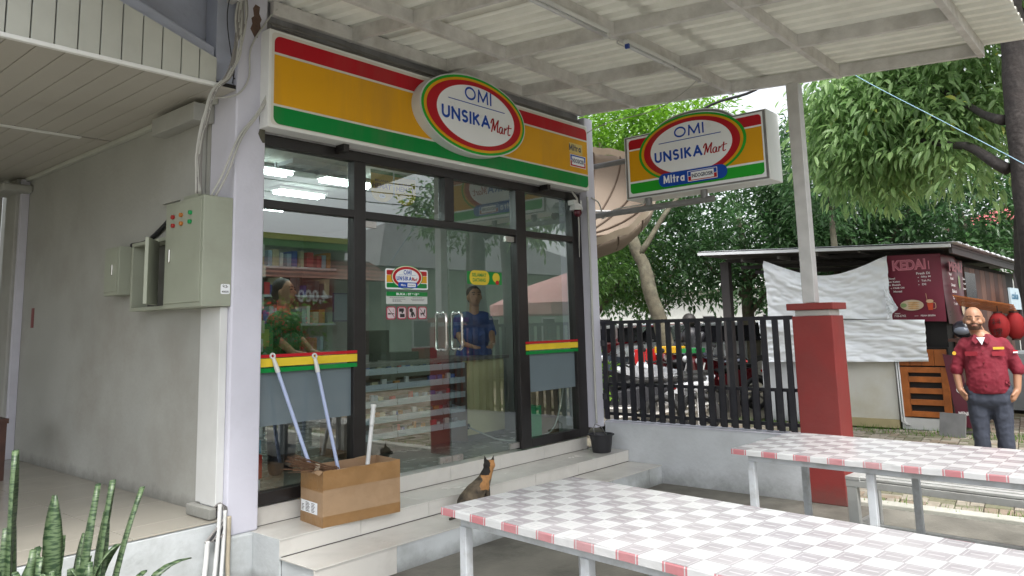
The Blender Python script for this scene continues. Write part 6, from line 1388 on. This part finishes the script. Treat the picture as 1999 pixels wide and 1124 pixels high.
def motorbike(loc, rot, label, col, seatc=(.015, .015, .015)):
    t = thing("motorbike", label, "motorbike", loc, "motorbikes parked beyond the fence"); O = Vector(loc); body = pc("bike paint %.2f %.2f %.2f" % col, col, .25)
    def TR(p): return O + Vector(p)
    for x in (-.62, .62):
        c = TR((x, 0, .28)); m_ = MB(); m_.tube([c + Vector((math.cos(a), 0, math.sin(a))) * .245 for a in [i * PI / 12 for i in range(25)]], .045, 8, False); wh = m_.build("wheel", M['rubber'], t, smooth=True)
        m_ = MB()
        for k in range(5): a = k * 2 * PI / 5; m_.beam(c, c + Vector((math.cos(a), 0, math.sin(a))) * .2, .02, .025, up=Y)
        m_.tube([c - Y * .04, c + Y * .04], .05, 10); m_.build("rim", M['steel'], wh)
    m_ = MB(); m_.prism([(-.75, .62), (-.80, .72), (-.45, .70), (.05, .60), (.18, .42), (.42, .45), (.50, .85), (.44, .93), (.36, .88), (.30, .52), (.15, .34), (-.25, .30), (-.50, .45)], O - Y * .11, X, Z, -.22); m_.build("body_fairing", body, t, bev=.03)
    m_ = MB(); m_.prism([(-.74, .73), (-.70, .79), (-.3, .78), (0.02, .70), (.03, .65), (-.4, .71)], O - Y * .12, X, Z, -.24); m_.build("seat", pc("bike seat", seatc, .6), t, bev=.02)
    MB().tube([TR((.62, .06, .28)), TR((.42, .06, .85))], .02, 8).build("fork", M['steel'], t); MB().tube([TR((.62, -.06, .28)), TR((.42, -.06, .85))], .02, 8).build("fork", M['steel'], t)
    m_ = MB(); m_.prism([(.62 + .30 * math.cos(a), .28 + .30 * math.sin(a)) for a in [math.radians(q) for q in range(30, 151, 15)]] + [(.62 + .27 * math.cos(a), .28 + .27 * math.sin(a)) for a in [math.radians(q) for q in range(150, 29, -15)]], O - Y * .06, X, Z, -.12); m_.build("mudguard", body, t)
    MB().tube([TR((.30, -.34, .95)), TR((.40, -.18, .98)), TR((.42, 0, .95)), TR((.40, .18, .98)), TR((.30, .34, .95))], .014, 8).build("handlebar", M['rubber'], t)
    for s in (-1, 1): m_ = MB(); m_.tube([TR((.38, s * .22, .98)), TR((.36, s * .27, 1.10))], .007, 6); m_.ell(TR((.36, s * .29, 1.14)), (.015, .06, .035)); m_.build("mirror", M['rubber'], t)
    m_ = MB(); m_.ell(TR((.50, 0, .88)), (.05, .08, .06)); m_.build("headlight", pc("lamp glass", (.6, .62, .65), .08), t, smooth=True)
    m_ = MB(); m_.ell(TR((-.80, 0, .66)), (.03, .08, .035)); m_.build("tail_light", M['red_btn'], t, smooth=True)
    MB().tube([TR((0, .14, .28)), TR((-.4, .16, .30)), TR((-.72, .16, .36))], [.02, .03, .045], 8).build("exhaust", M['steel'], t); m_ = MB(); m_.box(loc[0] - .22, loc[1] - .12, .20, loc[0] + .15, loc[1] + .12, .42); m_.build("engine", M['steel'], t, bev=.02)
    m_ = MB(); m_.prism([(-.95, .55), (-.80, .58), (-.80, .45), (-.9, .42)], O - Y * .005, X, Z, -.01); m_.build("number_plate", pc("plate black", (.02, .02, .02)), t)
    t.rotation_euler.z = rot; return t
bikes = [((9.1, 6.0, 0), 2.2, (.04, .04, .045), "black motorbike nearest the fence, left one"), ((9.7, 5.75, 0), 2.0, (.55, .56, .58), "white motorbike with black seat close behind the fence"), ((9.6, 6.5, 0), 2.3, (.12, .015, .02), "dark red motorbike behind the left fence bars"), ((10.6, 5.9, 0), 2.6, (.5, .52, .55), "white motorbike seen low through the middle fence bars"),
         ((13.2, 6.6, 0), 2.5, (.03, .03, .035), "black motorbike in the back row near the stall post"), ((13.6, 7.2, 0), 2.4, (.12, .015, .02), "red and black motorbike ridden by the helmeted rider"), ((14.6, 8.5, 0), 2.3, (.16, .012, .012), "dark red motorbike beside the leaning trunk"), ((13.2, 8.4, 0), 2.4, (.03, .04, .05), "dark motorbike left of the leaning trunk"), ((13.6, 9.3, 0), 2.5, (.30, .32, .35), "silver motorbike further left in the back row"), ((15.6, 7.8, 0), 2.4, (.08, .09, .12), "slate motorbike between red one and white cars"), ((15.9, 8.9, 0), 2.4, (.5, .5, .5), "pale motorbike deep in the back row"), ((12.6, 6.05, 0), 2.6, (.14, .02, .025), "crimson motorbike by the low stall wall")]
for b_ in bikes: motorbike(b_[0], b_[1], b_[3], b_[2])
def rider():
    O = Vector((13.65, 7.15, 0)); t = thing("person", "motorbike rider in black jacket and black helmet", "person", O); mb = MB()
    capsule(mb, O + Vector((0, 0, .85)), O + Vector((-.05, .03, 1.3)), .17, .16); mb.ell(O + Vector((-.06, .03, 1.55)), (.1, .1, .12))
    for s in (-1, 1):
        capsule(mb, O + Vector((.0, s * .1, .82)), O + Vector((-.25, s * .15 + .25, .75)), .09, .07); capsule(mb, O + Vector((-.25, s * .15 + .25, .75)), O + Vector((-.2, s * .15 + .2, .35)), .06, .045)
        capsule(mb, O + Vector((-.05, s * .2, 1.3)), O + Vector((-.2, s * .25 + .1, 1.05)), .07, .05); capsule(mb, O + Vector((-.2, s * .25 + .1, 1.05)), O + Vector((-.35, s * .2 + .3, 1.0)), .045, .035)
    fuse("body", mb, pc("rider black", (.02, .02, .025)), t, .02, 3)
    m_ = MB(); m_.ell(O + Vector((-.07, .04, 1.58)), (.14, .14, .145)); m_.build("helmet", M['hair'], t, smooth=True)
rider()
cr8 = thing("cargo_box", "yellow and red plastic delivery crates stacked on a bike by the leaning trunk", "crate", (12.9, 7.5, .9)); bx("crate_body", pc("crate red", (.42, .01, .01)), cr8, 12.9, 7.75, .75, 13.2, 8.05, 1.05, bev=.01); bx("crate_lid", pc("crate yellow", (.6, .33, .01)), cr8, 12.9, 7.15, .98, 13.3, 7.6, 1.1, bev=.01); bx("crate_lid", pc("crate green", (.02, .25, .06)), cr8, 13.0, 6.8, .98, 13.4, 7.12, 1.06)
def car(loc, rot, label, col):
    t = thing("parked_car", label, "car", loc, "cars parked across the lot"); O = Vector(loc); body = pc("car paint %.2f %.2f" % col[:2], col, .25)
    m_ = MB(); m_.prism([(-2.1, .35), (2.1, .35), (2.15, .7), (1.9, .92), (1.1, 1.0), (.6, 1.48), (-1.5, 1.52), (-2.05, 1.0), (-2.15, .7)], O - Y * .82, X, Z, -1.64); m_.build("body", body, t, bev=.07)
    for s in (-1, 1):
        m_ = MB(); m_.prism([(.95, 1.02), (.52, 1.40), (-.1, 1.43), (-.1, 1.02)], O + Y * s * .825, X, Z, 0); m_.prism([(-.2, 1.02), (-.2, 1.43), (-1.4, 1.44), (-1.8, 1.02)], O + Y * s * .825, X, Z, 0); m_.build("side_window", M['screen'], t)
    for nm_, q_ in (("windscreen", ((1.14, -.7, 1.03), (1.14, .7, 1.03), (.66, .62, 1.46), (.66, -.62, 1.46))), ("rear_window", ((-2.09, .7, 1.05), (-2.09, -.7, 1.05), (-1.58, -.62, 1.49), (-1.58, .62, 1.49)))):
        m_ = MB(); m_.add([O + Vector(p_) for p_ in q_], [(0, 1, 2, 3)]); m_.build(nm_, M['screen'], t)
    for x in (-1.35, 1.35):
        for s in (-1, 1): m_ = MB(); m_.tube([O + Vector((x, s * .66, .32)), O + Vector((x, s * .84, .32))], .32, 20); wh = m_.build("wheel", M['rubber'], t, smooth='a'); m_ = MB(); m_.tube([O + Vector((x, s * .83, .32)), O + Vector((x, s * .85, .32))], .19, 14); m_.build("rim", M['steel'], wh)
    for s in (-1, 1): bx("headlight", pc("lamp glass", (.6, .62, .65), .08), t, O.x + 2.1, O.y + s * .6 - .15, .65, O.x + 2.17, O.y + s * .6 + .15, .8); bx("tail_light", M['red_btn'], t, O.x - 2.17, O.y + s * .6 - .12, .75, O.x - 2.1, O.y + s * .6 + .12, .95)
    t.rotation_euler.z = rot
for loc, r, lb, c in (((19.5, 13.2, 0), 2.4, "white car at the left end beyond the fence", (.62, .63, .64)), ((20.0, 11.4, 0), 2.4, "red car between the two left trunks", (.4, .02, .03)), ((19.5, 9.9, 0), 2.4, "white car right of the leaning trunk", (.6, .62, .63)), ((21.5, 9.6, 0), 2.4, "silver car behind the white one", (.35, .37, .4)), ((21, 8.0, 0), 2.4, "white car behind the rider", (.58, .6, .62)), ((23, 14.5, 0), 2.4, "grey blue car farthest left", (.3, .36, .42))): car(loc, r, lb, c)
def house(loc, sx, sy, h, label, wall, roofm, win=(2, 3), roofh=1.2, face='-x'):
    t = thing("house", label, "building", loc); O = Vector(loc)
    bx("wall", wall, t, O.x - sx / 2, O.y - sy / 2, 0, O.x + sx / 2, O.y + sy / 2, h)
    m_ = MB(); e = .5
    m_.add([(O.x - sx / 2 - e, O.y - sy / 2 - e, h), (O.x + sx / 2 + e, O.y - sy / 2 - e, h), (O.x + sx / 2 + e, O.y + sy / 2 + e, h), (O.x - sx / 2 - e, O.y + sy / 2 + e, h), (O.x - sx / 4, O.y, h + roofh), (O.x + sx / 4, O.y, h + roofh)], [(0, 1, 5, 4), (2, 3, 4, 5), (1, 2, 5), (3, 0, 4), (3, 2, 1, 0)]); m_.build("roof", roofm, t)
    for r in range(win[0]):
        for c in range(win[1]):
            z = .9 + r * (h / win[0])
            if face == '-x': y = O.y - sy / 2 + (c + .5) * sy / win[1]; w_ = bx("window", pc("window frame white", (.55, .55, .53)), t, O.x - sx / 2 - .04, y - .45, z, O.x - sx / 2 + .01, y + .45, z + 1.0); bx("pane", M['screen'], w_, O.x - sx / 2 - .05, y - .38, z + .07, O.x - sx / 2 - .041, y + .38, z + .93)
            else: x = O.x - sx / 2 + (c + .5) * sx / win[1]; w_ = bx("window", pc("window frame white", (.55, .55, .53)), t, x - .45, O.y + sy / 2 - .01, z, x + .45, O.y + sy / 2 + .04, z + 1.0); bx("pane", M['screen'], w_, x - .38, O.y + sy / 2 + .041, z + .07, x + .38, O.y + sy / 2 + .05, z + .93)
    return t
wallw = pc("white house wall", (.62, .63, .60), .8)
house((34, 4.2, 0), 6, 2.6, 4.6, "white house with pink red roof at the right behind the stall", wallw, pc("pink roof", (.4, .09, .1)), (2, 3), .9)
house((40, 20, 0), 6, 26, 3.2, "long white building beyond the parked cars", wallw, pc("pale roof", (.45, .44, .42)), (1, 8), .8)
ul = thing("utility_pole", "grey concrete utility pole beside the pink roofed house", "pole", (24, 2.75, 0)); MB().tube([(24, 2.72, 0), (24, 2.72, 8)], [.16, .1], 12).build("pole", M['parapet'], ul)
cable("overhead_wire", [(6.9, 2.2, 4.0), (7.5, 2.044, 3.83), (7.5, 1.4, 3.28), (7.5, .817, 2.781), (7.5, .3, 2.3)], .004, M['wire_blue'], "thin pale blue wire slanting in front of the right tree", "wire")
cable("overhead_wire", [(9.5, 7.6, 3.25), (9.5, 6.6, 3.5), (9.5, 5.77, 3.84), (9.5, 4.65, 4.46), (9.5, 3.87, 4.57), (9.5, 3.2, 4.9)], .02, M['cable_b'], "thick black overhead cable behind the projecting sign", "wire")
# low rail and barrier beyond the fence
lr_ = thing("low_railing", "low white pipe railing on the paving behind the fence", "railing", (11.0, 6.0, 0))
MB().tube([(9.6, 5.0, .62), (10.8, 6.2, .62)], .03, 8).build("rail", M['galv'], lr_)
for k in range(5): MB().tube([(9.65 + k * .28, 5.05 + k * .28, 0), (9.65 + k * .28, 5.05 + k * .28, .6)], .012, 6).build("upright", M['galv'], lr_)

# ================================================================== ACROSS THE STREET (seen mirrored in the glass)
hs1 = thing("house", "pale green house with green and yellow roof edge across the street, mirrored in the glass", "building", (12, -11, 0))
gw = pc("pale green wall", (.32, .42, .30), .8)
bx("wall", gw, hs1, 5.0, -15, 0, 15.0, -10.6, 4.3); bx("yellow_edge", pc("lime edge", (.45, .5, .08)), hs1, 4.5, -10.6, 4.25, 15.2, -9.9, 4.42); bx("green_edge", pc("leaf green edge", (.08, .3, .05)), hs1, 4.5, -10.55, 4.05, 15.1, -9.95, 4.249)
for x in (6.5, 9.5, 12.5): w_ = bx("window", pc("window frame white", (.55, .55, .53)), hs1, x, -10.62, 2.2, x + 1.4, -10.55, 3.6); bx("pane", M['screen'], w_, x + .1, -10.549, 2.3, x + 1.3, -10.54, 3.5)
rs = thing("roadside_shop", "small roadside shop with brown tiled awning across the street, mirrored in the glass", "building", (11, -9, 0))
mb = MB(); mb.add([(6, -10, 3.7), (15.5, -10, 3.7), (15.5, -8.6, 3.0), (6, -8.6, 3.0)], [(0, 3, 2, 1)]); mb.build("tiled_awning", M['terracotta'], rs, solid=.05)
bx("wall", pc("cream shop wall", (.36, .33, .27)), rs, 6, -10.3, 0, 15.5, -10, 3.6); bx("shutter", pc("pink shutter", (.30, .12, .11)), rs, 10.5, -9.99, 0, 12.6, -9.9, 2.4); bx("doorway", M['dark'], rs, 7.5, -9.99, 0, 9.5, -9.95, 2.4)
for x in (6.2, 12.9, 15.2): bx("post", gw, rs, x, -8.8, 0, x + .2, -8.6, 3.0)
bd = thing("price_board", "maroon board reading 4,000 in front of the roadside shop", "sign", (12.2, -8.4, 0)); bx("board", pc("board maroon", (.2, .03, .02)), bd, 11.6, -8.45, 2.1, 13.0, -8.4, 3.0); m_ = MB(); text(m_, "4,000", 0, 0, 1.0, .4, (12.8, -8.385, 2.3), -X, Z, .03); m_.build("lettering", M['whiteprint'], bd); bx("board_post", M['metal_grey'], bd, 12.2, -8.52, 0, 12.3, -8.46, 2.5)
house((23, -14, 0), 14, 8, 3.6, "grey roofed house across the street at the right, mirrored in the glass", gw, pc("dark grey roof", (.10, .10, .10)), (1, 4), 2.2, '+y')
um = thing("parasol", "faded pink market parasol beyond the canopy, mirrored in the glass", "parasol", (13.2, -.2, 0))
mb = MB(); mb.lathe((13.2, -.2, 2.0), [(1.78, -.22), (1.8, .0), (.9, .42), (.12, .66), (.02, .72)], 16); mb.build("canopy_cloth", pc("faded pink cloth", (.50, .26, .24), .7), um, solid=.004); MB().tube([(13.2, -.2, 0), (13.2, -.2, 2.7)], .025, 8).build("pole", M['galv'], um)
for i, (x, y, s) in enumerate(((7.2, -5.0, 1.0), (8.2, -5.3, 1.15), (9.3, -5.1, 1.0))):
    t = thing("flowering_shrub", ["red flowering shrub, left of three mirrored in the glass", "red flowering shrub, tallest of three mirrored in the glass", "red flowering shrub, right of three mirrored in the glass"][i], "shrub", (x, y, 0), "flowering shrubs across the yard")
    crown(t, [((x, y, 1.4 * s), (.55, .5, .65))], 110, 18, .13, LF['shrub'], 2.2, .3, 90 + i); crown(t, [((x, y + .1, 1.75 * s), (.5, .45, .3))], 26, 14, .09, LF['flower'], 1.4, .1, 95 + i, "blossom"); limb(t, [(x, y, 0), (x, y, 1.2)], [.04, .02], M['bark'], "stem")
for i, (x, y) in enumerate(((17.5, -7.5), (26, -6))):
    t = thing("tree", ["street tree with thin crown across the road, mirrored in the door", "bigger street tree across the road, mirrored in the right window"][i], "tree", (x, y, 0)); limb(t, [(x, y, 0), (x, y + .1, 2.5), (x, y, 4.5)], [.18, .15, .06], M['bark']); crown(t, [((x, y, 5.3), (1.8, 1.8, 1.1))], 150, 20, .2, LF['mid'], 2.3, .4, 100 + i)
for i in range(3): cable("overhead_wire", [(-2, -7.5, 5.6 + i * .3), (8, -7.5, 5.1 + i * .32), (20, -7.5, 5.4 + i * .3), (34, -7.5, 6 + i * .3)], .015, M['cable_b'], "overhead street wire across the road, mirrored in the glass", "wire", group="street wires")
rd = MB().box(-40, -8.3, -.05, 60, -7.0, -.02).build("road", mat("asphalt", (.05, .05, .05), .9, .2)); rd['kind'] = 'structure'
